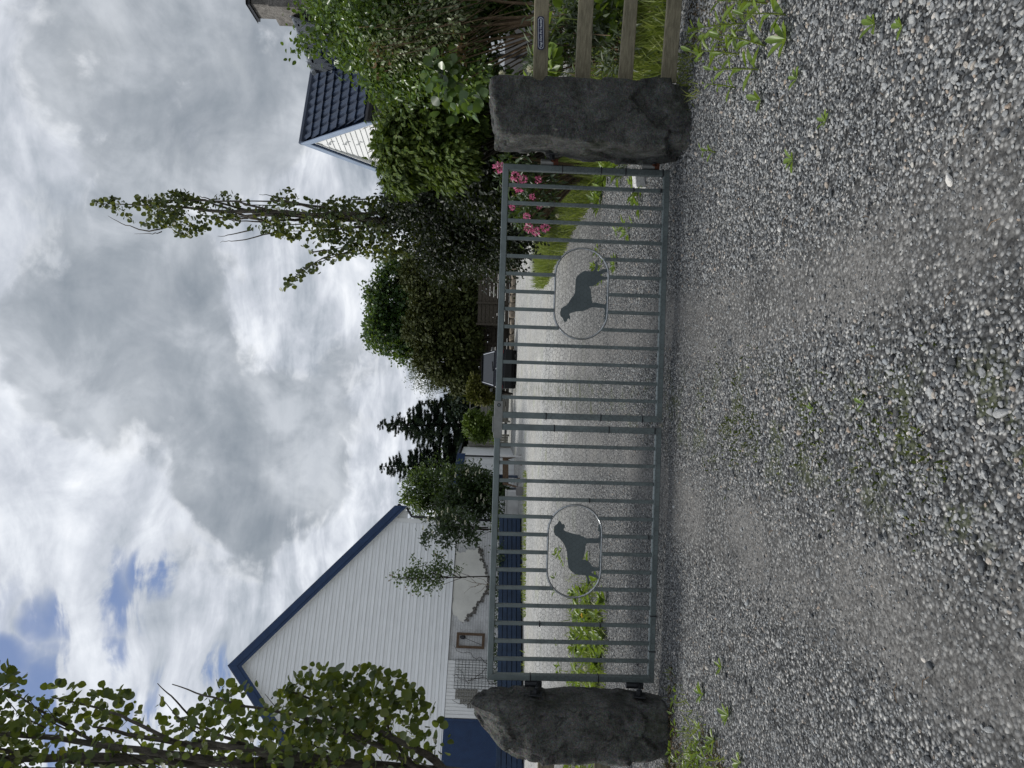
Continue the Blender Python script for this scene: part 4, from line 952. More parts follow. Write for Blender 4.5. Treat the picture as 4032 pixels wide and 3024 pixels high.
for i in range(14): z_ = .1 + i * (a[2] - .2) / 13; mb.tube([(b[0], 36.05, z_), (a[0], 36.05, z_)], .009, 3)
mb.build('wire_mesh', m_wire, wf)
wh = thing('house', (q(1000, 856, 62)[0] - 4, 66, 0), 'white gable of a distant house between the trees', 'house')
a = q(985, 868, 62); b = q(985, 838, 62); zt = q(1016, 855, 62)[2]
MB().box((a[0] - 3, 62, 0), (b[0], 70, zt)).build('wall', m_white, wh)
mb = MB(); mb.hexa([(a[0] - 3.2, 61.7, zt + .01), (b[0] + .2, 61.7, zt + .01), (b[0] + .2, 70, zt + .01), (a[0] - 3.2, 70, zt + .01), (a[0] - 3.2, 65.9, zt + 1.5), (b[0] + .2, 65.9, zt + 1.5), (b[0] + .2, 66, zt + 1.5), (a[0] - 3.2, 66, zt + 1.5)]); mb.build('roof', m_white2, wh)

# edging stones round the far bed
m_edge = M('brown_edging_stone', (.17, .145, .115), .9, .3, 6, .5, 26, 0, .2, fine=.4)
for k_, y_ in enumerate(range(560, 766, 17)):
    c = q(1097, y_, 35.5); hw = pxm(8.5, 35.5); V = []
    bm = bmesh.new(); bmesh.ops.create_icosphere(bm, subdivisions=3, radius=1); W = np.array([v.co[:] for v in bm.verts]); bm.verts.index_update(); F = [[v.index for v in f.verts] for f in bm.faces]; bm.free()
    W = W / (np.abs(W) ** 4).sum(1)[:, None] ** .25
    W = W * np.array([hw * RNG.uniform(.82, 1.08), .22, RNG.uniform(.10, .17)]); W = W + .05 * vnoise(W + k_ * 3, 3.5, k_, 3)[:, None] + np.array([c[0], 35.5 + .1 * math.sin(k_), .10])
    tag(mk('edging_stone', W, F, m_edge, smooth=True), 'brown stone in the edging row along the foot of the dark fence', 'stone', 'edging stones below the dark fence')

# ------------------------------------------------------------------ parked car
CARY = 31.5
m_paint = M('black_car_paint', (.006, .008, .014), .25, .05, 5, 0, 60, .0, .3)
m_glass = M('dark_tinted_glass', (.035, .04, .048), .06, .05, 5, 0, 60, 0, .6)
m_bump = M('black_bumper_plastic', (.008, .009, .010), .6, .1, 20, 0, 60, 0, .2)
m_red = M('red_lamp_lens', (.22, .008, .010), .2, .1, 8)
m_tyre = M('tyre_rubber', (.015, .015, .015), .85, .1, 20)
m_rim = M('grey_wheel_rim', (.22, .22, .23), .35, .1, 12, 0, 60, .7)
m_platew = M('plain_car_grey', (.12, .12, .115), .35, .06, 12)
m_silver = M('silver_emblem', (.55, .56, .58), .25, .05, 10, 0, 60, .8)
pcx = (q(1100, 752, CARY)[0] + q(1100, 842, CARY)[0]) / 2
car = thing('parked_car', (pcx, CARY, 0), 'black small hatchback parked facing away at the far end of the gravel yard', 'car')
KX, KZ = 1.06, 1.04
def cpt(x, y, z): return (pcx + x * KX, CARY + y, z * KZ)
def loft(sections, name, mat, smooth=True, cap=True):
    n = len(sections[0]); V = [cpt(*p) for s_ in sections for p in s_]; F = []
    for i in range(len(sections) - 1):
        for k in range(n): F.append([i * n + k, (i + 1) * n + k, (i + 1) * n + (k + 1) % n, i * n + (k + 1) % n])
    if cap: F.append([k for k in range(n)]); F.append([(len(sections) - 1) * n + k for k in range(n)][::-1])
    o = mk(name, V, F, mat, car, smooth); bm = bmesh.new(); bm.from_mesh(o.data); bmesh.ops.recalc_face_normals(bm, faces=bm.faces[:]); bm.to_mesh(o.data); bm.free()
    return o
def hull(y, hw, zb, zt, sh=.06):
    P = [(-hw + .10, zb), (-hw + .02, zb + .10), (-hw, (zb + zt) / 2), (-hw + .01, zt - .10), (-hw + sh, zt - .01), (-hw + sh + .08, zt), (hw - sh - .08, zt), (hw - sh, zt - .01), (hw - .01, zt - .10), (hw, (zb + zt) / 2), (hw - .02, zb + .10), (hw - .10, zb)]
    return [(x, y, z) for x, z in P]
bodyo = loft([hull(.06, .74, .30, .80), hull(.02, .78, .27, .86), hull(.16, .80, .22, .90), hull(.8, .82, .20, .90), hull(2.6, .82, .20, .88), hull(3.2, .80, .22, .82), hull(3.6, .74, .26, .70), hull(3.68, .64, .32, .60)], 'body', m_paint)
def gh(y, hb, hr, zb, zr): return [(-hb, y[0], zb), (-hr, y[1], zr - .03), (-hr + .06, y[1] + .02, zr), (hr - .06, y[1] + .02, zr), (hr, y[1], zr - .03), (hb, y[0], zb)]
cab = loft([gh((.10, .46), .74, .585, .885, 1.385), gh((.30, .70), .745, .60, .89, 1.425), gh((1.6, 1.5), .75, .60, .89, 1.43), gh((2.75, 2.0), .74, .575, .87, 1.39)], 'cabin', m_paint, False)
def cquad(name, P, mat, off, th=.008):
    P = [np.array(cpt(*p)) for p in P]; n = np.cross(P[1] - P[0], P[2] - P[0]); n /= np.linalg.norm(n); cc = np.array(cpt(0, 1.5, .9)); n = n if np.dot(n, P[0] - cc) > 0 else -n
    mb = MB(); mb.slab([p + n * off for p in P], n * th); return mb.build(name, mat, car)
cquad('rear_window', [(-.63, .135, .935), (.63, .135, .935), (.525, .425, 1.345), (-.525, .425, 1.345)], m_glass, .010)
for s_ in (-1, 1):
    cquad('side_window', [(s_ * .735, .35, .94), (s_ * .738, 1.25, .94), (s_ * .617, 1.35, 1.36), (s_ * .615, .72, 1.35)], m_glass, .012)
    cquad('side_window', [(s_ * .738, 1.33, .94), (s_ * .735, 2.5, .93), (s_ * .60, 1.95, 1.34), (s_ * .617, 1.43, 1.36)], m_glass, .012)
    cquad('pillar_glint', [(s_ * .66, .128, .93), (s_ * .70, .128, .93), (s_ * .575, .44, 1.37), (s_ * .545, .44, 1.37)], m_silver, .004)  # silver strip put in for the white highlight along the pillar edge
    mb = MB(); mb.box(cpt(s_ * .70 - .085, -.012, .56), cpt(s_ * .70 + .055, .08, .72)); bevel(mb.build('tail_light', m_red, car), .01)
    mb = MB(); mb.box(cpt(s_ * .52 - .12, -.03, .30), cpt(s_ * .52 + .12, -.016, .40)); mb.build('grey_plate', m_platew, car)  # plain grey plate low on each side of the tail
    mb = MB(); a = np.array(cpt(s_ * .79, 2.25, .93)); mb.add([], []); mb.slab([a, a + [s_ * .17, .0, .01], a + [s_ * .17, 0, .13], a + [s_ * .03, 0, .12]], (0, .09, 0)); bevel(mb.build('mirror', m_platew, car), .02)
    for yy in (.62, 3.0):
        wc = np.array(cpt(s_ * .70, yy, .285)); k = 24; mb = MB()
        for (r, w_, nm, mt) in ((.285, .19, 'tyre', m_tyre),):
            mb.tube([wc - [s_ * .095, 0, 0], wc - [s_ * .08, 0, 0], wc + [s_ * .08, 0, 0], wc + [s_ * .095, 0, 0]], [r - .03, r, r, r - .03], 24); wheel = mb.build('wheel', m_tyre, car, False)
        m2 = MB(); m2.tube([wc + [s_ * .096, 0, 0], wc + [s_ * .100, 0, 0]], [.18, .17], 20); m2.build('rim', m_rim, wheel)
mb = MB(); mb.box(cpt(-.79, -.07, .20), cpt(.79, .14, .50)); bevel(mb.build('rear_bumper', m_bump, car), .035, 3)
mb = MB(); mb.box(cpt(-.70, .145, .10), cpt(.70, 3.3, .26)); mb.build('underbody', m_bump, car)
mb = MB(); mb.box(cpt(-.62, -.004, .745), cpt(.62, .05, .775)); mb.build('chrome_strip', m_silver, car)
mb = MB(); mb.bar(cpt(-.10, .125, .975), cpt(.28, .150, 1.01), .03, .03); mb.build('rear_wiper', m_black, car)
mb = MB(); e = np.array(cpt(0, -.001, .83)); em = [(-.02, -.045), (.005, -.04), (.0, -.01), (.03, -.03), (.045, -.02), (.02, .005), (.04, .03), (.015, .025), (.01, .05), (-.02, .045), (-.035, .02), (-.015, .0)]
mb.slab([e + [x, .015, z] for x, z in em], (0, -.02, 0)); mb.build('emblem', m_silver, car)
mb = MB(); mb.box(cpt(-.55, .47, 1.425), cpt(.55, 1.75, 1.437)); bevel(mb.build('roof_panel', m_paint, car), .004)

# ------------------------------------------------------------------ vegetation
def unit(v): return v / (np.linalg.norm(v, axis=-1, keepdims=True) + 1e-9)
def T_oval(w_=.56, fold=.10, droop=-.08): return [(0, 0, 0), (.42, w_ / 2, fold), (1, 0, droop), (.42, -w_ / 2, fold)], [(0, 1, 2), (0, 2, 3)]
T_OVAL = T_oval()
T_LANCE = T_oval(.24, .05, -.18)
T_EGG = ([(0, 0, 0), (.16, .24, .05), (.45, .33, .09), (.78, .20, .03), (1, 0, -.12), (.78, -.20, .03), (.45, -.33, .09), (.16, -.24, .05)], [(0, 1, 2, 3, 4), (0, 4, 5, 6, 7)])
T_ROUND = ([(0, 0, 0), (.08, .26, .03), (.30, .46, .07), (.58, .47, .07), (.84, .27, .02), (1, 0, -.05), (.84, -.27, .02), (.58, -.47, .07), (.30, -.46, .07), (.08, -.26, .03), (-.55, .012, .12), (-.55, -.012, .12), (0.02, -.012, 0), (.02, .012, 0)], [(0, 1, 2, 3, 4, 5), (0, 5, 6, 7, 8, 9)])
def T_spray(n=5, ln=.55, w_=.10, droop=.25):
    V = []; F = []
    def lance(o, d, L, w2):
        k = len(V); o = np.array(o, float); d = np.array(d, float); d /= np.linalg.norm(d); s_ = np.array([-d[1], d[0], 0]) * w2
        V.extend([tuple(o), tuple(o + d * L * .45 + s_ - [0, 0, droop * .2 * L]), tuple(o + d * L - [0, 0, droop * L * .6]), tuple(o + d * L * .45 - s_ - [0, 0, droop * .2 * L])]); F.append((k, k + 1, k + 2, k + 3))
    lance((0, 0, 0), (1, 0, 0), 1.0, w_ * .8)
    for i in range(n):
        x = .12 + .7 * i / n
        for s_ in (-1, 1): lance((x, 0, -droop * x * x * .5), (.75, s_ * (.75 + .1 * (i % 2)), 0), ln * (1 - .6 * i / n), w_)
    return V, F
T_SPRAY = T_spray()
T_FERN = T_spray(5, .34, .085, .35)
def T_needles(n=5):
    V = []; F = []
    for i in range(n):
        x = .1 + .75 * i / n
        for a in (0, 120, 240):
            a = R_(a + i * 37); d = np.array([.55, math.cos(a), math.sin(a)]); d /= np.linalg.norm(d); k = len(V); o = np.array([x, 0, 0])
            p = np.cross(d, [1, 0, 0]); p = p / np.linalg.norm(p) * .05; e = o + d * (.42 * (1 - .4 * i / n))
            V += [tuple(o - p), tuple(o + p), tuple(e)]; F.append((k, k + 1, k + 2))
    k = len(V); V += [(0, .03, 0), (0, -.03, 0), (1.05, 0, 0)]; F.append((k, k + 1, k + 2)); return V, F
T_NEEDLE = T_needles()
T_MAPLE = ([(0, 0, 0), (.12, .42, .05), (.36, .30, .03), (.55, .52, .04), (.62, .22, .02), (1, 0, -.08), (.62, -.22, .02), (.55, -.52, .04), (.36, -.30, .03), (.12, -.42, .05)], [(0, 1, 2), (0, 2, 3, 4), (0, 4, 5), (0, 5, 6), (0, 6, 7, 8), (0, 8, 9)])
def leaves(name, P, Td, Nn, size, tmpl, mat, parent, smooth=False):
    P = np.asarray(P, float); n = len(P); Td = unit(np.asarray(Td, float)); Nn = np.asarray(Nn, float); Nn = unit(Nn - Td * (Nn * Td).sum(1)[:, None]); B = np.cross(Nn, Td)
    TV = np.array(tmpl[0], float); size = np.broadcast_to(np.asarray(size, float), (n,))
    V = P[:, None, :] + size[:, None, None] * (TV[None, :, 0:1] * Td[:, None, :] + TV[None, :, 1:2] * B[:, None, :] + TV[None, :, 2:3] * Nn[:, None, :])
    m = len(TV); tot = np.array([len(f) for f in tmpl[1]]); idx = np.array([i for f in tmpl[1] for i in f])
    I = (idx[None, :] + (np.arange(n) * m)[:, None]).ravel(); TT = np.tile(tot, n)
    return mk(name, V.reshape(-1, 3), ('np', I, TT), mat, parent, smooth)
def rnd_unit(n): return unit(RNG.normal(size=(n, 3)))
def blob(x, y, rx, ry, Y, ryd=None):
    """an ellipsoid of foliage: picture centre, picture radii (down the picture = height), distance, depth radius in metres"""
    c = q(x, y, Y); return c, np.array([pxm(ry, Y), ryd if ryd else pxm((rx + ry) / 2, Y) * .8, pxm(rx, Y)])
def fill(blobs, n, nclump, sig, shell=.45, up=.25):
    """leaf positions in clumps over the outer part of the blobs, and the outward direction of each"""
    vol = np.array([np.prod(r) ** (2 / 3.) for c, r in blobs]); vol /= vol.sum(); CP = []; CN = []
    for (c, r), v in zip(blobs, vol):
        k = max(3, int(nclump * v)); d = rnd_unit(k); rad = 1 - shell * RNG.uniform(size=k) ** 1.5
        CP.append(c + d * r * rad[:, None]); CN.append(unit(d / r))
    CP = np.concatenate(CP); CN = np.concatenate(CN); i = RNG.integers(0, len(CP), n); wgt = RNG.uniform(.6, 1.25, len(CP))
    off = RNG.normal(size=(n, 3)) * sig * wgt[i][:, None] * np.array([1, 1, .75]); P = CP[i] + off
    N = unit(CN[i] + unit(off) * .6 + np.array([0, 0, up])); ok = P[:, 2] > .03
    return P[ok], N[ok]
def branching(root, tips, r0, mb, jit=.06, n=6, r1=.006, fork=.35):
    """limbs from a root point to each tip, leaving the stem at different heights"""
    root = np.asarray(root, float)
    for tp in tips:
        tp = np.asarray(tp, float); L = np.linalg.norm(tp - root); pts = []
        for k in range(n + 1):
            u = k / n; p = root * (1 - u) + tp * u; p = p + np.array([0, 0, .12 * L * math.sin(math.pi * u) * fork]) + RNG.normal(0, jit, 3) * L * .12 * math.sin(math.pi * u); pts.append(p)
        mb.tube(pts, [r0 * (1 - k / n) ** 1.2 + r1 for k in range(n + 1)], 5)
def orient(P, N, up=.5, rand=.7, hang=0.0):
    n = len(P); Nn = unit(N * .7 + np.array([0, 0, up]) + rand * RNG.normal(size=(n, 3)) * .6); T = unit(N * .8 + rnd_unit(n) * rand + np.array([0, 0, -hang])); return T, Nn

mL_poplar = LEAF('poplar_leaf', [(.020, .038, .013), (.036, .066, .018), (.060, .098, .021), (.098, .13, .025), (.16, .17, .03), (.27, .22, .04)], .38, .45, (.30, .36, .03))
mL_poplar2 = LEAF('poplar_leaf_far', [(.016, .032, .012), (.032, .060, .016), (.054, .088, .020), (.11, .115, .04)], .28, .45, (.30, .32, .04))
mL_maple = LEAF('maple_leaf', [(.016, .040, .012), (.030, .068, .018), (.050, .10, .024), (.07, .125, .03)], .32, .4)
mL_russet = LEAF('russet_cypress_leaf', [(.016, .022, .007), (.034, .046, .012), (.060, .072, .016), (.105, .090, .022)], .10, .65, (.14, .15, .02), .2)
mL_green = LEAF('bright_shrub_leaf', [(.022, .05, .013), (.05, .10, .02), (.095, .16, .028), (.15, .215, .042)], .30, .34, None, .6)
mL_weep = LEAF('weeping_cypress_leaf', [(.022, .045, .011), (.055, .092, .018), (.105, .145, .026), (.16, .195, .036)], .25, .55, None, .2)
mL_dark = LEAF('dark_small_leaf', [(.0035, .006, .0035), (.007, .012, .006), (.013, .021, .009), (.045, .053, .026)], .06, .45, None, .26)
mL_spruce = LEAF('spruce_needle', [(.009, .018, .012), (.017, .033, .019), (.032, .052, .026)], .05, .6, None, .2)
mL_elder = LEAF('elder_leaf', [(.016, .034, .012), (.030, .058, .018), (.048, .085, .022)], .22, .4)
mL_hazel = LEAF('light_tree_leaf', [(.030, .06, .018), (.055, .095, .024), (.08, .13, .03)], .3, .42)
mL_gold = LEAF('golden_thuja_leaf', [(.045, .05, .012), (.095, .095, .02), (.16, .145, .03)], .15, .6, None, .2)
mL_lime = LEAF('lime_shrub_leaf', [(.05, .09, .012), (.095, .15, .02), (.16, .22, .03)], .25, .5)
mL_silver = LEAF('silver_tree_leaf', [(.055, .075, .045), (.085, .11, .065), (.13, .155, .10)], .25, .5)
mL_grass = LEAF('grass_blade', [(.085, .12, .020), (.145, .19, .032), (.22, .255, .055), (.33, .30, .12)], .35, .5, (.3, .4, .04))
mL_weed = LEAF('weed_leaf', [(.075, .125, .018), (.125, .195, .026), (.185, .26, .036)], .35, .4, (.3, .42, .03))
mL_moss = LEAF('moss', [(.040, .055, .014), (.07, .088, .02), (.10, .11, .03)], .1, .8, None, .1)
mL_dry = LEAF('dry_leaf', [(.10, .05, .025), (.16, .09, .04), (.22, .15, .07)], .15, .7)
m_pink = LEAF('pink_petal', [(.46, .06, .19), (.58, .17, .31), (.68, .42, .49)], .3, .5, (.6, .1, .25), .3)
m_cream = LEAF('cream_blossom', [(.62, .60, .45), (.72, .71, .58)], .25, .7, (.7, .7, .5), .2)

def profile_tree(rows, Y, depth, n, side_rows=None):
    """leaf positions inside an outline given as rows (x, ylo, yhi, weight) of the picture at distance Y"""
    R0 = np.array(rows, float); segw = (R0[:-1, 3] + R0[1:, 3]) / 2 * np.diff(R0[:, 0]) * ((R0[:-1, 2] - R0[:-1, 1]) + (R0[1:, 2] - R0[1:, 1])) / 2
    segw = np.abs(segw); i = RNG.choice(len(segw), n, p=segw / segw.sum()); u = RNG.uniform(size=n)
    x = R0[i, 0] * (1 - u) + R0[i + 1, 0] * u; lo = R0[i, 1] * (1 - u) + R0[i + 1, 1] * u; hi = R0[i, 2] * (1 - u) + R0[i + 1, 2] * u
    f = RNG.beta(1.15, 1.15, n); y = lo + (hi - lo) * f; half = pxm((hi - lo) / 2, Y)
    P = np.array([q(a, b, Y) for a, b in zip(x, y)]); dd = RNG.uniform(-1, 1, n) * np.minimum(half, depth) * np.sqrt(np.clip(1 - (2 * f - 1) ** 2, 0, 1)); P[:, 1] += dd
    C = np.array([q(a, (b + c) / 2, Y) for a, b, c in zip(x, lo, hi)]); N = unit(P - C + 1e-4); return P, N, x
def clumpify(P, N, keep, scale, seed):
    """open gaps in the crown where a smooth noise is low"""
    v = vnoise(P, scale, seed, 3); k = v > keep; return P[k], N[k]

# --- the near poplar at the left edge
YP = 6.1
pop = thing('poplar_tree', gq(1560, 1690) * [1, 0, 1] + [-.25, YP, 0], 'tall round-leaved poplar rising beside the rounded stone post', 'tree')
rows = [(-500, 1500, 1900, 1.0), (-60, 1440, 1860, 1.3), (20, 1462, 1840, 1.25), (80, 1478, 1840, .9), (140, 1498, 1840, .8), (210, 1500, 1850, .7), (270, 1510, 1860, .75), (340, 1525, 1860, .55), (400, 1560, 1860, .40), (440, 1500, 1860, .65),
        (480, 1485, 1860, .95), (520, 1490, 1860, .9), (580, 1500, 1860, 1.0), (620, 1480, 1860, 1.35), (660, 1450, 1860, 1.5), (740, 1447, 1860, 1.6), (800, 1455, 1860, 1.5), (850, 1470, 1840, 1.2), (900, 1505, 1820, .8), (950, 1560, 1780, .35), (975, 1600, 1720, .1)]
P, N, xx = profile_tree(rows, YP, .75, 10800); P, N = clumpify(P, N, -.10, 3.0, 5)
T, Nn = orient(P, N, .15, .9, .55); Nn = unit(RNG.normal(size=Nn.shape) + np.array([0, -.75, .35]))
leaves('crown', P, T, Nn, np.clip(RNG.normal(.062, .016, len(P)), .028, .10), T_ROUND, mL_poplar, pop)
mb = MB()
def pxline(pts, Y, r, n=6, dj=.0):
    pts = np.array(pts, float); r = np.array(r if hasattr(r, '__len__') else [r] * len(pts), float); m = len(pts); k = (m - 1) * 4 + 1; u = np.linspace(0, m - 1, k)
    wob = np.cumsum(RNG.normal(0, 1.5, k)); wob -= np.linspace(wob[0], wob[-1], k)
    xs_, ys_, rs_ = (np.interp(u, range(m), c) for c in (pts[:, 0], pts[:, 1], r)); dy = np.interp(u, range(m), RNG.normal(0, dj, m))
    L = [q(a, b + c, Y + d) for a, b, c, d in zip(xs_, ys_, wob, dy)]; mb.tube(L, rs_, n)
bx = pop.location
tb = np.array([bx[0], YP, 0])
for (pts, r) in (([(1500, 1715), (1150, 1690), (900, 1668), (640, 1652), (400, 1650), (200, 1640), (0, 1646), (-500, 1660)], [.07, .062, .054, .046, .040, .034, .03, .02]),
                 ([(1000, 1690), (800, 1655), (600, 1628), (500, 1612), (430, 1600)], [.05, .045, .036, .022, .014]), ([(700, 1660), (520, 1618), (400, 1612), (300, 1590), (200, 1570)], [.034, .028, .022, .018, .008]),
                 ([(900, 1690), (700, 1662), (500, 1648), (300, 1620), (120, 1598), (0, 1588), (-200, 1570)], [.045, .04, .034, .026, .022, .018, .01]), ([(980, 1690), (940, 1640), (880, 1610), (800, 1570), (700, 1520), (620, 1492)], [.04, .034, .026, .020, .012, .006]),
                 ([(930, 1680), (870, 1640), (780, 1600), (690, 1560), (600, 1540), (520, 1524), (440, 1500), (372, 1478)], [.03, .026, .02, .016, .012, .01, .007, .004]), ([(560, 1620), (480, 1592), (420, 1560), (370, 1502), (340, 1476)], [.016, .012, .009, .006, .003]),
                 ([(430, 1620), (350, 1590), (260, 1548), (170, 1520), (110, 1505)], [.02, .016, .011, .008, .004]), ([(200, 1600), (120, 1560), (60, 1520), (10, 1490)], [.014, .01, .007, .004]), ([(960, 1690), (900, 1660), (850, 1600), (830, 1540), (850, 1480)], [.024, .02, .014, .009, .004]),
                 ([(450, 1655), (330, 1640), (200, 1650), (60, 1625), (-100, 1610)], [.03, .026, .022, .018, .01]), ([(800, 1680), (620, 1668), (430, 1672), (200, 1668), (0, 1664)], [.04, .036, .034, .03, .026])):
    pxline(pts, YP, r, 7, .06)
for _ in range(60):
    x = RNG.uniform(0, 950); y = RNG.uniform(1560, 1800); L = RNG.uniform(50, 130); mb.tube([q(x, y, YP + RNG.normal(0, .2)), q(x - L * .6, y - L * .3, YP + RNG.normal(0, .2)), q(x - L, y - L * .8, YP + RNG.normal(0, .25))], [.008, .005, .002], 4)
mb.build('trunk', m_bark, pop, True)

# --- the tall poplar over the yard
YQ = 13.5
pq = thing('poplar_tree', gq(1215, 470) * [0, 0, 0] + [q(1100, 490, YQ)[0], YQ, 0], 'slender columnar poplar standing free above the dark shrub', 'tree')
rows = [(196, 436, 440, .5), (212, 432, 442, .9), (240, 428, 450, 1.0), (262, 428, 472, 1.3), (290, 425, 482, 1.6), (320, 430, 492, 1.6), (345, 412, 500, 1.6), (375, 414, 508, 1.6), (402, 416, 512, 1.5), (425, 425, 505, 1.1), (448, 428, 492, .5), (470, 428, 486, .35), (492, 418, 488, .75),
        (512, 420, 486, .7), (530, 440, 490, .35), (548, 432, 500, .8), (572, 430, 500, 1.1), (600, 424, 512, 1.3), (622, 403, 516, 1.4), (650, 425, 512, 1.5), (690, 428, 516, 1.6), (740, 428, 530, 1.6), (790, 428, 550, 1.6), (830, 425, 560, 1.6), (900, 425, 550, 1.4), (980, 420, 545, 1.0)]
P, N, xx = profile_tree(rows, YQ, .55, 5900); P, N = clumpify(P, N, -.10, 2.8, 9)
side = []
for (a, b, nn) in (((800, 540), (700, 562), 70), ((700, 562), (655, 588), 45), ((655, 588), (612, 618), 60), ((770, 530), (650, 528), 40), ((790, 545), (668, 545), 36), ((860, 545), (800, 560), 40)):
    u = RNG.uniform(size=nn)[:, None]; s_ = np.array(a) * (1 - u) + np.array(b) * u + RNG.normal(0, 6.0, (nn, 2)); side += [q(x, y, YQ + RNG.normal(0, .12)) for x, y in s_]
P = np.concatenate([P, np.array(side)]); N = np.concatenate([N, rnd_unit(len(side))])
T, Nn = orient(P, N, .15, .9, .4); Nn = unit(RNG.normal(size=Nn.shape) + np.array([0, -.7, .3]))
leaves('crown', P, T, Nn, np.clip(RNG.normal(.070, .017, len(P)), .035, .11), T_ROUND, mL_poplar2, pq)
mb = MB()
pxline([(1195, 485), (1000, 480), (800, 474), (620, 462), (480, 456), (380, 446), (260, 440), (205, 438)], YQ, [.08, .07, .058, .045, .032, .02, .010, .004], 7)
for k in range(15):
    x0 = RNG.uniform(560, 1000); y0 = 470 + RNG.normal(0, 6); yt = RNG.uniform(430, 500); x1 = x0 - RNG.uniform(150, 320)
    pxline([(x0, y0), (x0 - 50, y0 * .6 + yt * .4 + RNG.normal(0, 4)), ((x0 + x1) / 2, yt), (x1, yt + RNG.normal(0, 5))], YQ, [.030, .024, .017, .006], 5, .12)
for pts in ([(800, 545), (740, 552), (700, 562), (655, 588), (625, 610), (612, 622)], [(760, 540), (700, 565), (660, 590)], [(600, 500), (540, 512), (500, 520), (475, 524)], [(545, 496), (500, 506), (470, 510)], [(345, 495), (300, 492), (262, 478), (233, 466)], [(350, 500), (330, 505), (290, 505)], [(400, 430), (375, 415), (352, 418)], [(620, 430), (590, 425), (560, 420)], [(470, 430), (440, 425), (425, 422)], [(670, 545), (720, 535), (800, 520)], [(800, 430), (755, 428), (735, 425)]):
    pxline(pts, YQ, np.linspace(.014, .003, len(pts)), 4, .05)
mb.build('trunk', m_bark, pq, True)

def shrub(name, label, cat, base, blobs, n, nclump, sig, size, tmpl, mat, limb=0, r0=.03, barkm=None, up=.4, rand=.7, hang=0., shell=.45, gap=None, gs=1.5, group=None, stem=None):
    t = thing(name, base, label, cat, group); P, N = fill(blobs, n, nclump, sig, shell)
    if gap is not None: P, N = clumpify(P, N, gap, gs, 3)
    T, Nn = orient(P, N, up, rand, hang); leaves('crown' if cat == 'tree' else 'foliage', P, T, Nn, RNG.uniform(size[0], size[1], len(P)), tmpl, mat, t)
    if limb:
        mb_ = MB(); tips = [b[0] + rnd_unit(1)[0] * b[1] * .75 for b in blobs for _ in range(max(1, limb // len(blobs)))]
        if stem is None: branching(np.array(base, float) + [0, 0, .02], tips, r0, mb_)
        else:
            top_ = np.array(stem, float); b0_ = np.array(base, float); mb_.tube([b0_ * (1 - u) + top_ * u + RNG.normal(0, .02, 3) * (0 < u < 1) for u in np.linspace(0, 1, 8)], [r0 * (1 - .8 * u) for u in np.linspace(0, 1, 8)], 6)
            for tp_ in tips:
                u = min(.92, max(.3, (tp_[2] - b0_[2]) / (top_[2] - b0_[2]) - .18)); branching(b0_ * (1 - u) + top_ * u, [tp_], r0 * .35, mb_, .06, 4, .002)
        mb_.build('trunk' if cat == 'tree' else 'stems', barkm or m_bark_dk, t, True)
    return t, P
def base(x, y, Y): p = q(x, y, Y); return (p[0], Y, 0)

# --- trees at the back of the yard
shrub('maple_tree', 'broad green maple rising behind the russet cypress', 'tree', base(1000, 655, 47), [blob(838, 640, 45, 62, 47), blob(830, 710, 40, 50, 47), blob(880, 590, 60, 42, 47), blob(905, 660, 60, 70, 47), blob(890, 735, 45, 45, 47), blob(870, 665, 60, 70, 48)],
      30000, 620, .27, (.15, .25), T_MAPLE, mL_maple, 36, .22, m_bark_dk, .5, .8, .2, .6, -.30, .8)
shrub('cypress_tree', 'wide russet cypress overhanging the dark board fence', 'tree', base(1090, 715, 39), [blob(950, 640, 62, 52, 39, 1.6), blob(945, 710, 70, 60, 39, 1.8), blob(960, 775, 66, 48, 39, 1.5), blob(985, 815, 48, 28, 38.5, 1.1), blob(1000, 700, 45, 110, 38.6, 1.5), blob(905, 590, 36, 34, 39, 1.1)],
      36000, 1300, .17, (.14, .24), T_SPRAY, mL_russet, 14, .16, m_bark_dk, .3, .6, .5, .35)
shrub('silvery_tree', 'pale feathery silver-leaved tree between the cypress and the spruces', 'tree', base(1000, 822, 46), [blob(915, 818, 32, 30, 46), blob(945, 835, 34, 26, 46), blob(905, 790, 25, 24, 46)], 3000, 90, .26, (.12, .2), T_LANCE, mL_silver, 16, .08, m_bark, .3, .8, .4, .6, -.2, 1.0)
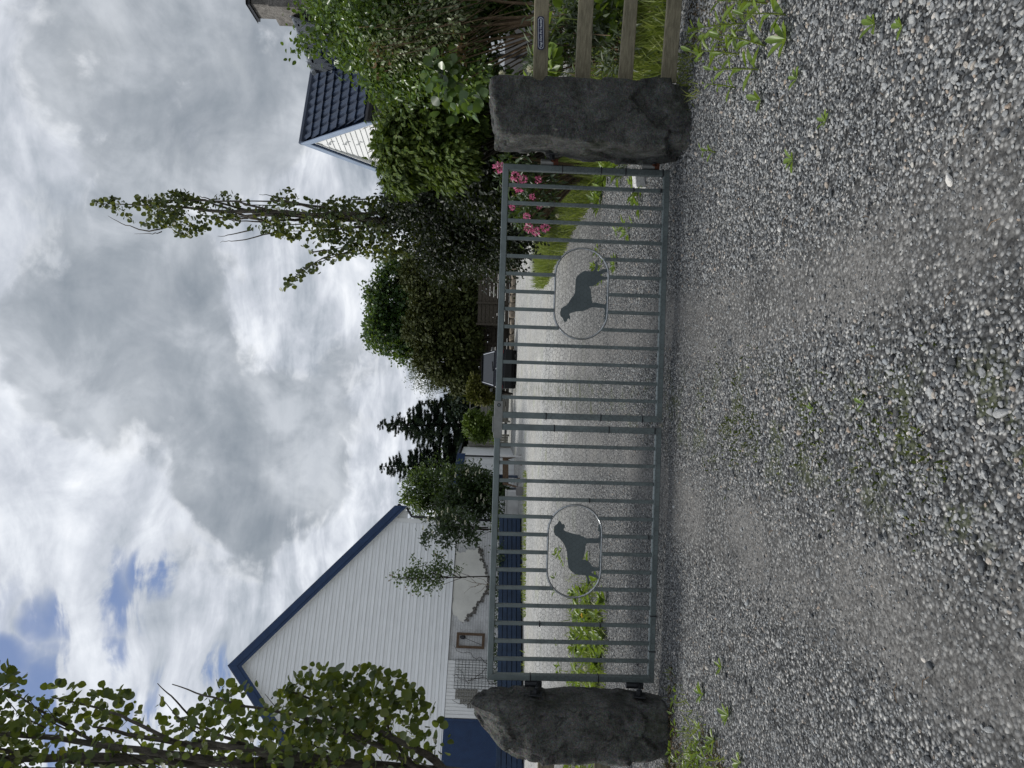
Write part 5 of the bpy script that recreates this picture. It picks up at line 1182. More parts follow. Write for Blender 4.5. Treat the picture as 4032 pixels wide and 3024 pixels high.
def spruce(label, x_top, y_top, x_bot, hw, Y, tilt=0):
    top = q(x_top, y_top, Y); b0 = q(x_bot, y_top + tilt, Y); t = thing('spruce_tree', (b0[0], Y, 0), label, 'tree'); mbs = MB(); H_ = top[2]
    axis = lambda z: np.array([b0[0] + (top[0] - b0[0]) * z / H_, Y, z]); mbs.tube([axis(0), axis(H_ * .5), axis(H_ * .97)], [.17, .10, .012], 7)
    Ps, Ts, Ns = [], [], []; z = .8; wmax = pxm(hw, Y)
    while z < H_ - .1:
        f = 1 - z / H_; L0 = wmax * min(1.0, 1.35 * f ** .92) * (.88 + .16 * math.sin(z * 2.3 + x_top)) + .04
        for a in np.linspace(0, 2 * math.pi, 9 if f > .25 else 6, endpoint=False) + RNG.uniform(0, 6):
            zq = z; z = z + RNG.uniform(-.28, .28)
            L = L0 * RNG.uniform(.62, 1.22); d = np.array([math.cos(a), math.sin(a), 0]); pts = [axis(z) + d * L * u + np.array([0, 0, L * (-.32 * u + .30 * u * u)]) for u in (0, .35, .7, 1.0)]; mbs.tube(pts, [.018, .013, .008, .003], 4)
            m = int(26 * L / .5) + 5; u = RNG.uniform(.15, 1.03, m); p = axis(z) + d[None] * (L * u)[:, None] + np.stack([0 * u, 0 * u, L * (-.32 * u + .30 * u * u)], -1)
            s_ = np.array([-d[1], d[0], 0]); sd = RNG.choice([-1, 1], m)[:, None]; tt = unit(d[None] * .8 + s_[None] * sd * RNG.uniform(.2, .9, m)[:, None] + np.stack([0 * u, 0 * u, -.35 + .3 * RNG.normal(size=m)], -1))
            Ps.append(p); Ts.append(tt); Ns.append(np.tile([0, 0, 1.], (m, 1)) + RNG.normal(0, .3, (m, 3))); z = zq
        z += .17 + .08 * f
    Ps, Ts, Ns = map(np.concatenate, (Ps, Ts, Ns)); fz = np.clip(1 - Ps[:, 2] / H_, 0, 1); leaves('crown', Ps, Ts, Ns, RNG.uniform(.20, .34, len(Ps)) * (.45 + .75 * np.sqrt(fz)), T_NEEDLE, mL_spruce, t); mbs.build('trunk', m_bark_dk, t, True)
spruce('dark spruce with a ragged leader, nearer the gate latch side', 812, 918, 1090, 88, 45, 2)
spruce('dark bushy spruce standing behind the light-leaved tree', 815, 1008, 1090, 104, 46, 0)
spruce('small dark spruce under the silvery tree', 905, 872, 1080, 40, 47, 0)
shrub('leafy_tree', 'light green leafy tree between the bushy spruce and the barn', 'tree', base(1080, 1070, 33), [blob(905, 1065, 34, 42, 33), blob(940, 1045, 40, 48, 33), blob(965, 1085, 40, 36, 33), blob(925, 1095, 30, 22, 33)], 6500, 190, .22, (.11, .19), T_OVAL, mL_hazel, 20, .09, m_bark_dk, .5, .8, .1, .5, -.3, 1.1)
eld, Pe = shrub('elder_bush', 'dark green elder bush dotted with white flower heads at the barn corner', 'bush', base(1095, 1062, 27.5), [blob(985, 1050, 30, 38, 27.5), blob(1010, 1085, 42, 38, 27.5), blob(1020, 1035, 34, 26, 27.5), blob(1050, 1070, 36, 46, 27.3), blob(965, 1080, 24, 28, 27.5), blob(1075, 1080, 20, 40, 27.1)], 9500, 240, .16, (.09, .16), T_OVAL, mL_elder, 24, .03, m_bark_dk, .5, .8, .2, .5, -.42, 1.6)
def flower_heads(name, pts, r, mat, parent, n=26, flat=.35):
    for c in pts:
        d = rnd_unit(n); d[:, 2] = np.abs(d[:, 2]) * flat; P_ = np.asarray(c) + d * r * RNG.uniform(.4, 1, n)[:, None]; T_ = unit(d + rnd_unit(n) * .5); leaves(name, P_, T_, unit(rnd_unit(n) + [0, -.4, .8]), r * .55, T_oval(.8), mat, parent)
flower_heads('flower_head', [q(x, y, 26.9) for x, y in ((985, 1027), (1008, 1022), (1037, 1018), (992, 1062), (997, 1070), (1040, 1072), (1046, 1082), (1032, 1080), (1012, 1016), (1052, 1078), (1028, 1024))], .085, m_cream, eld)
shrub('lime_bush', 'round lime green bush in front of the dark spruces', 'bush', base(1068, 922, 36), [blob(1030, 922, 26, 26, 36), blob(1020, 912, 16, 20, 36), blob(1045, 925, 16, 24, 35.8)], 5200, 160, .12, (.10, .17), T_SPRAY, mL_lime, 6, .03, None, .5, .7, 0, .4)
shrub('golden_bush', 'golden thuja bush to the left of the parked car', 'bush', base(1068, 850, 34.5), [blob(1040, 850, 25, 20, 34.5), blob(1025, 852, 14, 12, 34.5), blob(1030, 832, 18, 15, 34.8)], 4600, 150, .10, (.11, .18), T_SPRAY, mL_gold, 6, .03, None, .5, .7, 0, .4)
shrub('evergreen_bush', 'dark evergreen bush below the gap of bright sky', 'bush', base(1040, 850, 43), [blob(1000, 858, 24, 32, 43), blob(1005, 885, 20, 24, 44)], 3000, 90, .2, (.16, .26), T_SPRAY, mL_spruce, 6, .03, None, .3, .7, 0.2, .5)
for k, (x, y, rx, ry, Y) in enumerate(((1062, 905, 9, 16, 37), (1066, 868, 6, 14, 37), (1068, 940, 8, 12, 37), (1072, 885, 5, 14, 36.8))):
    shrub('low_plant', ('leafy low plant at the foot of the pale slatted fence', 'small low plant beneath the golden thuja', 'leafy low plant at the foot of the grey board fence', 'small low plant at the foot of the lime green bush')[k], 'plant', base(x, y, Y), [blob(x, y, rx, ry, Y)], 420, 20, .08, (.08, .14), T_OVAL, mL_lime if k % 2 == 0 else mL_elder, 0)
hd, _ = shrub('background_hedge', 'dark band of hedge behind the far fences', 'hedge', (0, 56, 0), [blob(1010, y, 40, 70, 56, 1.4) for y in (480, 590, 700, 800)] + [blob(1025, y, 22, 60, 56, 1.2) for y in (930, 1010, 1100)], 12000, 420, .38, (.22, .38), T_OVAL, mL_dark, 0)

# --- saplings before the barn
bi, Pb = shrub('birch_sapling', 'slim young birch with coppery tips in front of the barn plaster', 'tree', base(1130, 1248, 23.0), [blob(960, 1225, 36, 14, 23, .35), blob(915, 1240, 40, 24, 23, .4), blob(880, 1245, 26, 13, 23, .3), blob(850, 1248, 16, 6, 23, .15), blob(905, 1265, 26, 12, 23, .3), blob(940, 1255, 30, 16, 23, .3), blob(900, 1212, 14, 8, 23, .2), blob(945, 1200, 12, 9, 23, .2)], 1250, 150, .09, (.07, .105), T_oval(.7), mL_hazel, 26, .026, m_bark_dk, .3, .9, .3, .9, stem=q(850, 1248, 23))
P_ = np.array([q(x + RNG.normal(0, 3), y + RNG.normal(0, 3), 22.9) for x, y in ((838, 1246), (842, 1253), (846, 1242), (876, 1276), (878, 1270), (945, 1198), (957, 1197), (852, 1238), (888, 1281))]); leaves('tip_leaves', P_, rnd_unit(len(P_)), unit(rnd_unit(len(P_)) + [0, -1, 0]), .075, T_oval(.7), mL_dry, bi)
bsh = thing('bare_sapling', base(1120, 1262, 23.2), 'bare leafless sapling against the torn plaster of the barn', 'tree'); mb = MB(); mb.tube([(bsh.location[0], 23.2, 0), q(1060, 1264, 23.2), q(1020, 1258, 23.2), q(1000, 1250, 23.2)], [.014, .011, .007, .003], 5)
for (a, b, c) in (((1055, 1264), (1045, 1252), (1020, 1245)), ((1050, 1264), (1040, 1276), (1025, 1284)), ((1040, 1262), (1015, 1270), (1002, 1282)), ((1030, 1260), (1018, 1250), (1010, 1240)), ((1065, 1264), (1055, 1276), (1045, 1280)), ((1035, 1261), (1026, 1268), (1012, 1266))): mb.tube([q(*a, 23.2), q(*b, 23.2), q(*c, 23.2)], [.008, .005, .002], 4)
mb.build('twigs', m_twig, bsh)
ro, Pr = shrub('rowan_sapling', 'young rowan with cream blossom leaning by the barn corner', 'tree', base(1130, 1150, 24.0), [blob(940, 1135, 22, 22, 24, .5), blob(975, 1120, 26, 22, 24, .5), blob(965, 1155, 24, 22, 24, .5), blob(1000, 1150, 30, 16, 24, .45), blob(1022, 1165, 16, 14, 24, .35), blob(930, 1165, 16, 14, 24, .3), blob(1015, 1135, 20, 16, 24, .4)], 1500, 110, .13, (.11, .19), T_FERN, mL_silver, 20, .024, m_bark_dk, .5, .8, .35, .7, stem=q(930, 1135, 24))
bpy.data.objects[ro.name].children[0].data.materials[0] = mL_elder
flower_heads('flower_head', [q(x, y, 23.6) for x, y in ((925, 1120), (940, 1112), (955, 1108), (968, 1102), (948, 1130), (978, 1112), (915, 1140), (962, 1126), (935, 1150), (985, 1118), (1005, 1128))], .07, m_cream, ro)
mb = MB(); mb.tube([q(1055, 1140, 24.1), q(1000, 1138, 24.1), q(960, 1130, 24.1)], [.022, .018, .008], 5); mb.tube([q(1055, 1145, 24.0), q(1000, 1142, 24.0), q(965, 1150, 24.0)], [.02, .016, .006], 5); mb.build('trunk', m_bark_dk, ro, True)
shrub('low_plant', 'yellow-green plant behind the right end of the navy slat fence', 'plant', base(1100, 1135, 24.6), [blob(1073, 1128, 10, 18, 24.6, .3), blob(1078, 1150, 8, 14, 24.6, .3)], 700, 30, .07, (.06, .11), T_OVAL, mL_lime, 0)
shrub('low_plant', 'straggling greenery growing behind the navy slat fence near the rounded stone', 'plant', base(1100, 1330, 22.6), [blob(1075, y, 8, 26, 22.8, .25) for y in (1200, 1260, 1330, 1400, 1450)], 1500, 60, .08, (.06, .10), T_OVAL, mL_elder, 0)

# --- the mass of shrubs on the right
A, PA = shrub('climbing_shrub', 'big untidy bright green shrub tumbling over the wooden fence', 'shrub', (3.9, 7.6, 0), [blob(752, 55, 58, 56, 8.0, .8), blob(812, 106, 56, 54, 7.8, .8), blob(712, 5, 64, 50, 8.2, .9), blob(700, 70, 34, 10, 8, .3), blob(822, 172, 28, 20, 7.8, .4), blob(830, 90, 90, 90, 7.8, .9), blob(880, 20, 100, 80, 7.8, .9), blob(920, 120, 80, 70, 7.7, .8), blob(960, 60, 70, 90, 7.7, .8), blob(850, 150, 60, 40, 7.7, .6), blob(1000, 170, 50, 34, 7.5, .5), blob(760, -60, 90, 80, 8.2, 1.0), blob(900, -80, 120, 90, 8, 1.0), blob(985, -30, 70, 80, 7.8, .9), blob(668, 85, 28, 16, 8.0, .3), blob(748, 128, 22, 14, 7.9, .25)],
      24000, 1100, .085, (.035, .07), T_EGG, mL_green, 26, .012, m_twig, .45, .8, .45, .5)
mb = MB()
for k in range(64):
    x0, y0 = RNG.uniform(800, 1010), RNG.uniform(-10, 150); Y = 7.0 + RNG.normal(0, .2); L = RNG.uniform(60, 170); a = RNG.uniform(.25, .75)
    mb.tube([q(x0, y0 + 0, Y), q(x0 + L * .5, y0 - L * .5 * a * .6 + RNG.normal(0, 6), Y + .1), q(x0 + L, y0 - L * a + RNG.normal(0, 8), Y + .2)], [.004, .0035, .002], 4)
mb.build('hanging_stems', m_twig, A)
P, N = fill([blob(900, 60, 70, 60, 7.15, .3), blob(950, 40, 60, 50, 7.1, .3), blob(850, 95, 60, 40, 7.2, .3)], 1900, 160, .09, .7); T, Nn = orient(P, N, .5, .8, .6)
leaves('pale_new_leaves', P, T, Nn, RNG.uniform(.035, .062, len(P)), T_OVAL, LEAF('pale_young_leaf', [(.10, .13, .06), (.16, .19, .10), (.24, .27, .16)], .25, .3), A)
P, N = fill([blob(940, 165, 26, 18, 6.9, .2), blob(968, 190, 26, 16, 6.8, .2), blob(985, 215, 20, 14, 6.7, .2), blob(1010, 225, 16, 16, 6.6, .15), blob(960, 140, 18, 14, 6.9, .2)], 210, 40, .07, .8); T, Nn = orient(P, N, .3, .8, .5); Nn = unit(RNG.normal(size=Nn.shape) + [0, -.9, .5])
leaves('broad_leaves', P, T, Nn, RNG.uniform(.07, .105, len(P)), T_ROUND, mL_green, A)
P, N = fill([blob(820, 118, 18, 8, 7.1, .1), blob(990, 110, 20, 14, 7.0, .1)], 60, 10, .06, .8); leaves('withered_leaves', P, rnd_unit(len(P)), rnd_unit(len(P)), .06, T_OVAL, mL_dry, A)

B_, PB = shrub('weeping_cypress', 'weeping olive green cypress hanging behind the square stone post', 'tree', (3.6, 9.2, 0), [blob(862, 296, 40, 48, 9.4, .6), blob(868, 232, 44, 44, 9.2, .6), blob(900, 250, 60, 60, 9.0, .7), blob(880, 330, 60, 46, 9.2, .6), blob(950, 300, 60, 56, 9.0, .6), blob(930, 220, 70, 40, 8.8, .6), blob(960, 370, 30, 22, 9.2, .35), blob(985, 330, 34, 44, 9.0, .5), blob(1015, 260, 30, 30, 8.9, .4), blob(860, 380, 34, 26, 9.3, .4), blob(852, 348, 24, 28, 9.4, .4)],
      26000, 1100, .075, (.075, .14), T_FERN, mL_weep, 40, .035, m_bark_dk, .25, .45, .75, .45)
C_, PC = shrub('cotoneaster_shrub', 'dark small-leaved shrub overhanging the yard left of the rhododendron', 'shrub', (3.9, 12.6, 0), [blob(885, 425, 44, 42, 13, .9), blob(960, 420, 70, 60, 12.8, 1.0), blob(930, 490, 60, 55, 13, 1.0), blob(990, 530, 70, 55, 13, 1.0), blob(1020, 450, 70, 70, 12.4, 1.0), blob(1050, 540, 60, 40, 12.6, .9), blob(1050, 400, 70, 60, 11.6, .9), blob(1100, 480, 60, 60, 12, .9), blob(950, 560, 34, 30, 13, .5), blob(1095, 545, 40, 30, 12.2, .5), blob(860, 455, 24, 36, 13.2, .5), blob(1130, 440, 50, 60, 11.6, .8)],
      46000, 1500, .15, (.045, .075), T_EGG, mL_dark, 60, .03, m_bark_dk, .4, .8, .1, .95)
D_, PD = shrub('shade_bush', 'bush behind the square stone post, its shade put into black-green leaves', 'bush', (3.3, 9.8, 0), [blob(1045, 260, 34, 60, 9.8, .5), blob(1060, 330, 46, 50, 10, .5), blob(1040, 390, 50, 40, 10.4, .6), blob(1090, 400, 50, 40, 10.4, .5), blob(1010, 390, 40, 30, 10.6, .5)], 12000, 300, .13, (.05, .085), T_EGG, mL_dark, 20, .02, None, .4, .8, .1, .6)  # near-black leaves paint the deep shade below the shrubs
rh, PR = shrub('rhododendron', 'low rhododendron with pink flower clusters behind the right gate leaf', 'bush', (2.75, 9.2, 0), [blob(1105, 395, 34, 34, 8.9, .35), blob(1110, 355, 30, 22, 8.7, .3), blob(1140, 450, 34, 34, 9.0, .4), blob(1165, 400, 30, 40, 9.0, .4), blob(1150, 490, 30, 20, 9.1, .3)], 900, 110, .07, (.075, .125), T_oval(.34, .06, -.15), mL_elder, 40, .012, m_twig, .5, .7, .2, .7)
def pink(c, r, n=70): d = rnd_unit(n); P_ = np.asarray(c) + d * r * RNG.uniform(.6, 1, n)[:, None]; leaves('flower_cluster', P_, unit(d + .5 * rnd_unit(n)), unit(rnd_unit(n) + [0, -.5, .5]), r * .6, T_oval(.75, .15, .1), m_pink, rh)
for (x, y, r) in ((1078, 362, .055), (1112, 380, .045), (1120, 404, .05), (1130, 386, .04), (1106, 448, .03), (1138, 468, .035), (1142, 492, .045), (1158, 500, .04), (1178, 492, .045), (1150, 425, .03), (1162, 388, .035), (1165, 445, .03)): pink(q(x, y, 8.45), r)

# --- ground cover
def blades(name, pts, hmin, hmax, label, cat, mat=None, wd=.010, lean=.35, stuff=True):
    n = len(pts); P = np.stack([pts[:, 0], pts[:, 1], gz(pts[:, 0], pts[:, 1]) - .005], -1); T = unit(np.stack([RNG.normal(0, lean, n), RNG.normal(0, lean, n), np.ones(n)], -1)); N = unit(np.stack([RNG.normal(size=n), RNG.normal(size=n), .15 * RNG.normal(size=n)], -1)); h = RNG.uniform(hmin, hmax, n)
    k = .5; tm = ([(0, k, 0), (0, -k, 0), (.55, -k * .75, .06), (.55, k * .75, .06), (1, 0, .30)], [(0, 1, 2, 3), (3, 2, 4)]); s_ = wd / hmax
    tm = ([(a, b * s_ * 2, c) for a, b, c in tm[0]], tm[1]); o = leaves(name, P, T, N, h, tm, mat or mL_grass, None)
    return tag(o, label, cat, kind='stuff') if stuff else o
def area(n, x0, x1, y0, y1, dens=None, scale=2.0, thr=-.1, seed=1):
    P = np.stack([RNG.uniform(x0, x1, n), RNG.uniform(y0, y1, n)], -1); v = vnoise(np.stack([P[:, 0], P[:, 1], 0 * P[:, 0]], -1), scale, seed, 3); ok = v > thr
    if dens is not None: ok &= RNG.uniform(size=n) < dens(P[:, 0], P[:, 1])
    return P[ok]
pr_ = area(52000, 1.7, 4.4, 7.2, 17.5, lambda X, Y: np.clip((X - (2.36 - .05 * np.sin(Y * 2.1) - .02 * (Y - 8))) / .25, 0, 1) * np.clip(1.2 - (X - 2.4) * .35, .1, 1), 1.6, -.35, 4)
blades('grass', pr_, .12, .40, 'tall grass along the right side of the yard beneath the rhododendron', 'grass', None, .009, .30)
pr_ = area(9000, 2.0, 3.6, 5.3, 8.0, lambda X, Y: np.clip((X - 2.25) / .5, 0, 1), 2.0, -.2, 8); blades('grass', pr_, .06, .26, 'grass growing behind the square stone post and the rail fence', 'grass', None, .008, .4)
pl_ = area(11000, -6.8, -1.85, 7.25, 10.4, lambda X, Y: np.clip((-2.0 - X) / .6, 0, 1) * np.clip(1.15 - np.abs(Y - 7.95) / .95, .10, 1), 1.4, -.3, 6); blades('grass', pl_, .05, .16, 'low grass in the weedy strip behind the left gate leaf', 'grass', None, .008, .55)
pf = area(5200, -10.5, -2.6, 20.0, 22.6, lambda X, Y: np.exp(-((Y - (21.9 - (X + 5) * .42 * -1 - .9)) / .35) ** 2) , 1.2, -.2, 7); blades('grass', pf, .05, .17, 'thin line of grass along the foot of the navy slat fence', 'grass', None, .015, .5)
ps = area(5200, 1.65, 3.4, 2.6, 5.2, lambda X, Y: np.clip((X - 1.72 - .12 * (4.6 - Y) * 0) / .35, 0, 1) * np.clip((Y - 2.6) / 1.0, 0, 1), 3.2, .0, 12); blades('grass', ps, .03, .12, 'sparse grass on the verge in front of the wooden fence', 'grass', None, .005, .6)
pz = area(4200, -3.2, -1.72, 3.5, 4.9, lambda X, Y: np.clip((-1.8 - X) / .3, 0, 1), 3.0, -.05, 13); blades('grass', pz, .02, .09, 'sparse grass and moss at the foot of the rounded stone post', 'grass', None, .005, .7)
pm = area(9000, -.75, .55, 2.0, 4.4, lambda X, Y: np.exp(-((X + .14) / .20) ** 2), 4.6, .16, 15); blades('moss', pm, .012, .030, 'patches of moss between the wheel tracks', 'moss', mL_moss, .006, .9)
def broadleaf(pts, smin, smax, per, label, mat, name='weeds'):
    n = len(pts) * per; c = np.repeat(pts, per, 0); a = RNG.uniform(0, 2 * math.pi, n); el = RNG.uniform(.15, 1.0, n); T = np.stack([np.cos(a) * np.cos(el), np.sin(a) * np.cos(el), np.sin(el)], -1); P = np.stack([c[:, 0], c[:, 1], np.full(n, .01)], -1) + T * .02
    N = unit(np.stack([-np.cos(a) * np.sin(el), -np.sin(a) * np.sin(el), np.cos(el)], -1)); return tag(leaves(name, P, T, N, RNG.uniform(smin, smax, n), T_oval(.42, .10, -.22), mat, None), label, 'weeds', kind='stuff')
broadleaf(area(1250, -6.4, -1.9, 7.3, 9.9, lambda X, Y: np.clip((-2.05 - X) / .5, 0, 1) * np.clip(1.25 - np.abs(Y - 8.0) / 1.3, .15, 1), 2.6, -.02, 16), .07, .17, 6, 'low yellow-green broad-leaved weeds in the strip behind the left gate leaf', mL_weed)
broadleaf(area(160, -6.5, -2.2, 8.8, 12.5, None, 1.2, .18, 17), .05, .12, 5, 'scattered weeds in the gravel beyond the weedy strip', mL_weed)
broadleaf(area(300, 2.1, 3.6, 7.4, 10.5, None, 1.5, .0, 18), .07, .17, 5, 'leafy weeds in the grass edge on the right of the yard', mL_weed)
broadleaf(area(70, 1.2, 2.4, 6.2, 9.2, None, 1.4, .15, 19), .05, .11, 6, 'small leafy weeds in the gravel behind the right gate leaf', mL_weed)
broadleaf(area(130, 1.75, 3.2, 3.0, 4.8, lambda X, Y: np.clip((X - 1.75) / .4, 0, 1), 2.4, -.2, 20), .04, .11, 6, 'leafy ground weeds on the verge before the wooden fence', mL_weed)
broadleaf(area(170, 2.05, 3.4, 5.1, 7.2, None, 2.4, -.2, 22), .05, .14, 6, 'pale leafy plants growing behind the wooden fence', mL_silver)
broadleaf(area(60, -3.2, -1.85, 3.75, 4.75, None, 2.6, -.1, 21), .025, .065, 5, 'leafy ground weeds below the rounded stone post', mL_weed)

# single weeds that stand out in front of the gate
def weed(x, y, h, nl, ls, label, stem=True, seed=0, spread=.5):
    p = gq(x, y); t = thing('weed', (p[0], p[1], float(gz(p[0], p[1]))), label, 'weed', None); b = np.array([p[0], p[1], float(gz(p[0], p[1]))])
    rg = np.random.default_rng(seed); P, T, N = [], [], []; top = b + np.array([rg.normal(0, .12) * h, rg.normal(0, .10) * h, h])
    for k in range(nl):
        f = (k / max(1, nl - 1)) ** 1.1 if stem else 0; a = k * 2.4 + rg.uniform(0, .6); el = rg.uniform(.25, .85) if f < .8 else rg.uniform(.5, 1.2); d = np.array([math.cos(a) * math.cos(el), math.sin(a) * math.cos(el), math.sin(el)])
        P.append(b * (1 - f) + top * f + [0, 0, .008]); T.append(d); N.append([-math.cos(a) * math.sin(el), -math.sin(a) * math.sin(el), math.cos(el)])
    s_ = np.array([ls * (1 - .45 * ((k / max(1, nl - 1)) if stem else 0)) * rg.uniform(.75, 1.2) for k in range(nl)])
    leaves('leaf_blades', np.array(P), np.array(T), np.array(N), s_, ([(0, .0, 0), (.12, .05, .01), (.35, .13, .04), (.62, .17, .03), (.85, .11, -.04), (1, 0, -.14), (.85, -.11, -.04), (.62, -.17, .03), (.35, -.13, .04), (.12, -.05, .01)], [(0, 1, 2, 3, 4, 5), (0, 5, 6, 7, 8, 9)]), mL_weed, t)
    if stem and h > .05: mb_ = MB(); mb_.tube([b - [0, 0, .01], b * .5 + top * .5 + [.006, 0, 0], top], [.0045, .0035, .002], 5); mb_.build('stem', mL_grass, t)
    return t
for i, (x, y, h, nl, ls, st_, lb) in enumerate(((1612, 50, .26, 11, .13, 1, 'tall sow thistle on the verge nearest the top rail of the fence'), (1660, 8, .24, 10, .13, 1, 'tall leafy weed at the outer end of the verge'), (1700, 32, .17, 9, .11, 1, 'leafy weed at the gravel edge of the verge with red stems'),
     (1655, 100, .24, 10, .12, 1, 'upright weed with toothed leaves between the verge and the square stone'), (1600, 118, .25, 9, .12, 1, 'tall weed with a long stalk in front of the lowest fence rail'), (1640, 150, .21, 9, .11, 1, 'weed with a bent stalk before the foot of the square stone'),
     (1590, 190, .16, 8, .08, 1, 'yellowing weed at the corner of the square stone'), (1650, 215, .07, 5, .075, 0, 'pair of green leaves in the gravel by the square stone'), (1560, 90, .17, 8, .11, 1, 'weed close under the lowest fence rail'), (1705, 85, .12, 7, .10, 0, 'flat weed rosette at the gravel edge of the verge'),
     (1895, 52, .05, 5, .06, 0, 'yellow-green weed alone on the coarse gravel, the nearer the fence'), (1955, 58, .03, 5, .045, 0, 'small dull weed beside the yellow-green one on the gravel'), (1730, 170, .03, 5, .05, 0, 'tiny weed on the gravel below the stone'), (1790, 262, .03, 6, .04, 0, 'creeping yellow-green weed in the open gravel'),
     (1720, 345, .04, 5, .06, 0, 'dark dry weed tuft near the right gate leaf'), (1545, 330, .08, 6, .07, 1, 'thin weed with a long stalk at the gate hinge'), (1868, 872, .02, 4, .035, 0, 'single bright leaf on the gravel between the tracks'), (1760, 885, .02, 4, .03, 0, 'small green sprout between the tracks'), (1560, 1440, .05, 6, .05, 0, 'low weed at the foot of the gate below the rounded stone'),
     (1520, 1500, .06, 6, .07, 0, 'broad weed beside the foot of the rounded stone'), (1575, 1545, .07, 7, .07, 0, 'yellow-green weed below the rounded stone'), (1520, 1625, .12, 11, .07, 1, 'feathery weed at the left edge under the rounded stone'), (1600, 1648, .07, 7, .06, 0, 'dark leafy weed at the left edge of the gravel'), (1545, 1600, .06, 6, .06, 0, 'small weed in the leaf litter left of the gate'))):
    weed(x, y, h, nl, ls, lb, bool(st_), 100 + i)
def dandelion(p, h, label):
    t = thing('dandelion_clock', p, label, 'dandelion'); top = np.array([p[0] + .02, p[1], p[2] + h]); mb_ = MB(); mb_.tube([p, np.array(p) * .5 + top * .5, top], [.003, .0025, .002], 5); mb_.build('stalk', mL_grass, t)
    d = rnd_unit(160); leaves('seed_head', top + d * .004, d, rnd_unit(160), .024, T_oval(.20, 0, 0), m_cream, t)
for (x, y, Y, lb) in ((1170, 40, 5.4, 'white dandelion clock above the top fence rail'), (1070 + 14, 165, 5.6, 'dandelion clock by the grey foundation'), (1144, 155, 5.3, 'dandelion clock between the first and second fence rails'), (1198, 408, 8.2, 'dandelion clock in the tall grass nearer the rhododendron'), (1192 + 12, 470, 8.4, 'dandelion clock at the edge of the tall grass'), (1283, 1448, 7.7, 'dandelion clock in the weedy strip behind the left gate leaf')):
    p = q(x, y, Y); h = min(.34, max(.15, p[2])); dandelion((p[0], p[1], max(0, p[2] - h)), h, lb)
yf = thing('yellow_flower', q(1262, 1329, 7.7) * [1, 1, 0], 'small yellow flower in the weedy strip behind the left dog', 'flower'); p = q(1258, 1329, 7.7); mb = MB(); mb.tube([p * [1, 1, 0], p], .003, 4); mb.build('stalk', mL_grass, yf)
d = rnd_unit(26); d[:, 2] = np.abs(d[:, 2]) * .3; leaves('petals', np.tile(p, (26, 1)), d, unit(rnd_unit(26) + [0, 0, 1]), .03, T_oval(.4, 0, 0), LEAF('yellow_petal', [(.6, .38, .01), (.7, .48, .02)], .2, .6), yf)

# boulder and small oddments
bo = gq(1290, 30); c = np.array([2.72, 6.0, .55]); c = q(1225, 18, 6.6)
bm = bmesh.new(); bmesh.ops.create_icosphere(bm, subdivisions=5, radius=1); W = np.array([v.co[:] for v in bm.verts]); bm.verts.index_update(); F = [[v.index for v in f.verts] for f in bm.faces]; bm.free()
Wn = W.copy(); W = W / (np.abs(W) ** 3.2).sum(1)[:, None] ** (1 / 3.2) * np.array([.30, .22, .13]); W = W + Wn * (.05 * vnoise(W, 3.0, 2, 4) + .02 * vnoise(W, 14, 6, 3))[:, None] + np.array([c[0] + .10, 6.7, c[2] - .02])
tag(mk('boulder', W, F, m_rock, smooth=True), 'pale granite boulder lying on the bank behind the wooden fence', 'boulder')
kb = gq(1390, 392); t = thing('concrete_kerb', (kb[0], kb[1], 0), 'broken white concrete kerb piece lying behind the right gate leaf', 'kerb'); mb = MB(); mb.hexa([(kb[0] - .07, kb[1] - .08, -.02), (kb[0] + .10, kb[1] + .02, -.02), (kb[0] + .09, kb[1] + .12, -.02), (kb[0] - .08, kb[1] + .04, -.02), (kb[0] - .07, kb[1] - .08, .075), (kb[0] + .10, kb[1] + .02, .075), (kb[0] + .09, kb[1] + .12, .08), (kb[0] - .08, kb[1] + .04, .08)]); bevel(mb.build('kerb_block', m_conc_w, t), .01, 3)
p = gq(1905, 1030)
# plants crowding behind the rails
gp, _ = shrub('garden_plants', 'tangle of leafy garden plants behind the upper fence rails', 'plants', (2.9, 6.4, 0), [blob(1180, 110, 26, 40, 6.3, .3), blob(1215, 60, 22, 50, 6.2, .3), blob(1250, 110, 28, 50, 6.1, .3), blob(1290, 40, 40, 60, 6.0, .3), blob(1165, 145, 18, 26, 6.1, .25), blob(1200, -10, 40, 50, 6.4, .3), blob(1330, 110, 24, 40, 5.9, .25)], 2600, 160, .07, (.05, .11), T_LANCE, mL_silver, 26, .006, m_twig, .5, .8, .1, .8)
P, N = fill([blob(1185, 120, 26, 36, 6.2, .3), blob(1170, 150, 16, 22, 6.0, .2), blob(1330, 20, 30, 50, 5.9, .3), blob(1250, 20, 26, 40, 6.2, .3)], 420, 50, .07, .8); T, Nn = orient(P, N, .5, .8, .1); leaves('broad_leaves', P, T, Nn, RNG.uniform(.06, .12, len(P)), T_EGG, mL_weed, gp)
mb = MB()
for k in range(90):
    x0, y0 = RNG.uniform(1150, 1290), RNG.uniform(-20, 160); L = RNG.uniform(30, 90); Y = 6.4 + RNG.normal(0, .2); mb.tube([q(x0, y0, Y), q(x0 + L, y0 + RNG.normal(0, 16), Y + RNG.normal(0, .1))], [.0022, .0035], 4)
mb.build('dry_stalks', m_twig, gp)
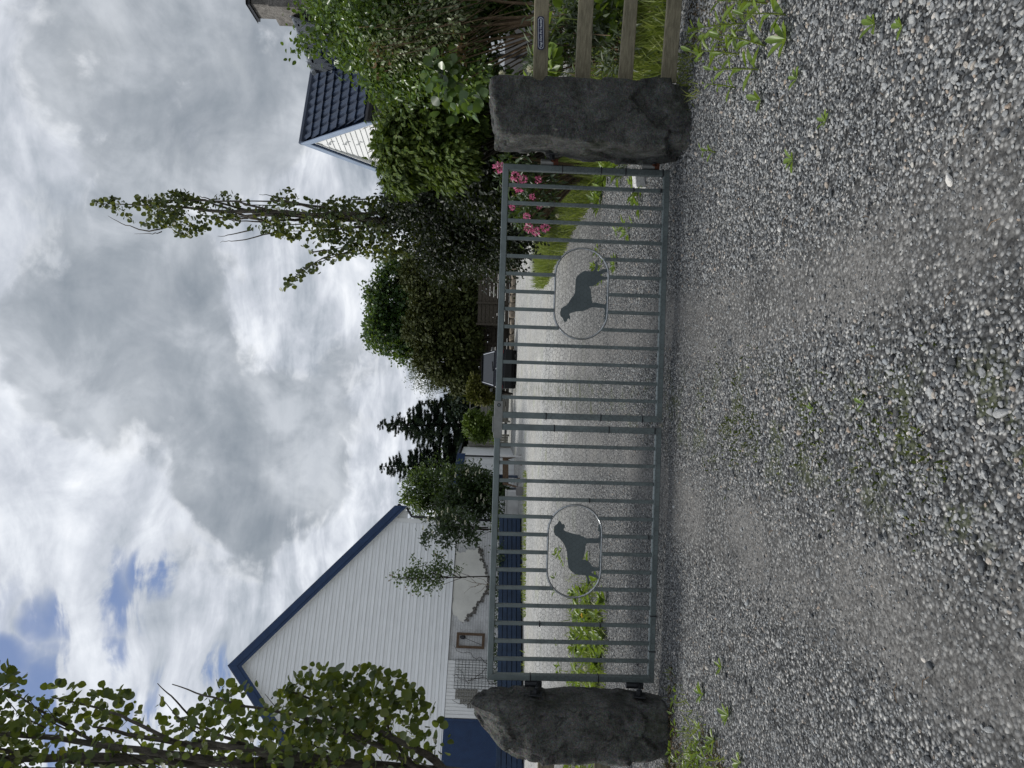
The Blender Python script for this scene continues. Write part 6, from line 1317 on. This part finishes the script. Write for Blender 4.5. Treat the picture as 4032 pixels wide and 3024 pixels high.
ub, _ = shrub('undergrowth_bush', 'dark leafy undergrowth at the foot of the big bright green shrub', 'bush', (4.3, 8.4, 0), [blob(1040, 20, 40, 60, 8.4, .5), blob(1075, -20, 50, 60, 8.3, .5), blob(1020, 110, 24, 30, 8.5, .3), blob(1060, 180, 36, 26, 8.6, .35), blob(1110, 10, 40, 34, 8.2, .4), blob(1030, 175, 30, 26, 8.4, .3)], 5200, 220, .10, (.04, .08), T_EGG, mL_green, 20, .012, m_twig, .4, .8, .2, .8)
# dry leaf litter blown against the stones
def litter(n, x0, x1, y0, y1, label, dens=None, seed=31):
    pt = area(n, x0, x1, y0, y1, dens, 3.0, -.15, seed); m = len(pt); P = np.stack([pt[:, 0], pt[:, 1], gz(pt[:, 0], pt[:, 1]) + RNG.uniform(.006, .018, m)], -1)
    T = unit(np.stack([RNG.normal(size=m), RNG.normal(size=m), .25 * RNG.normal(size=m)], -1)); tag(leaves('leaf_litter', P, T, unit(np.array([0, 0, 1.]) + .5 * RNG.normal(size=(m, 3))), RNG.uniform(.012, .04, m), T_oval(.4, .1, -.2), mL_litter, None), label, 'litter', kind='stuff')
mL_litter = LEAF('dead_leaf_litter', [(.035, .026, .016), (.075, .055, .034), (.13, .10, .065), (.20, .17, .12)], .05, .8, None, .15)
litter(5200, -3.3, -1.75, 3.55, 4.85, 'brown leaf litter lying below the rounded stone post', lambda X, Y: np.clip((-1.80 - X) / .25, 0, 1) * np.clip((Y - 3.5) / .5, .1, 1))
litter(2600, 1.75, 3.4, 3.0, 4.9, 'brown leaf litter along the verge before the wooden fence', lambda X, Y: np.clip((X - 1.78) / .35, 0, 1), 33)
mb = MB()
for k in range(46):
    Y = RNG.uniform(1.8, 4.9); X = RNG.uniform(-.55, .55) * Y; a = RNG.uniform(0, 3.14); L = RNG.uniform(.02, .075); z = float(gz(X, Y)) + .016
    mb.tube([(X, Y, z), (X + math.cos(a) * L * .5, Y + math.sin(a) * L * .5, z + .006), (X + math.cos(a + .25) * L, Y + math.sin(a + .25) * L, z + .001)], [.0011, .0013, .0009], 4)
tag(mb.build('twigs', m_twig), 'short dry twigs and straws scattered over the gravel', 'twigs', kind='stuff')
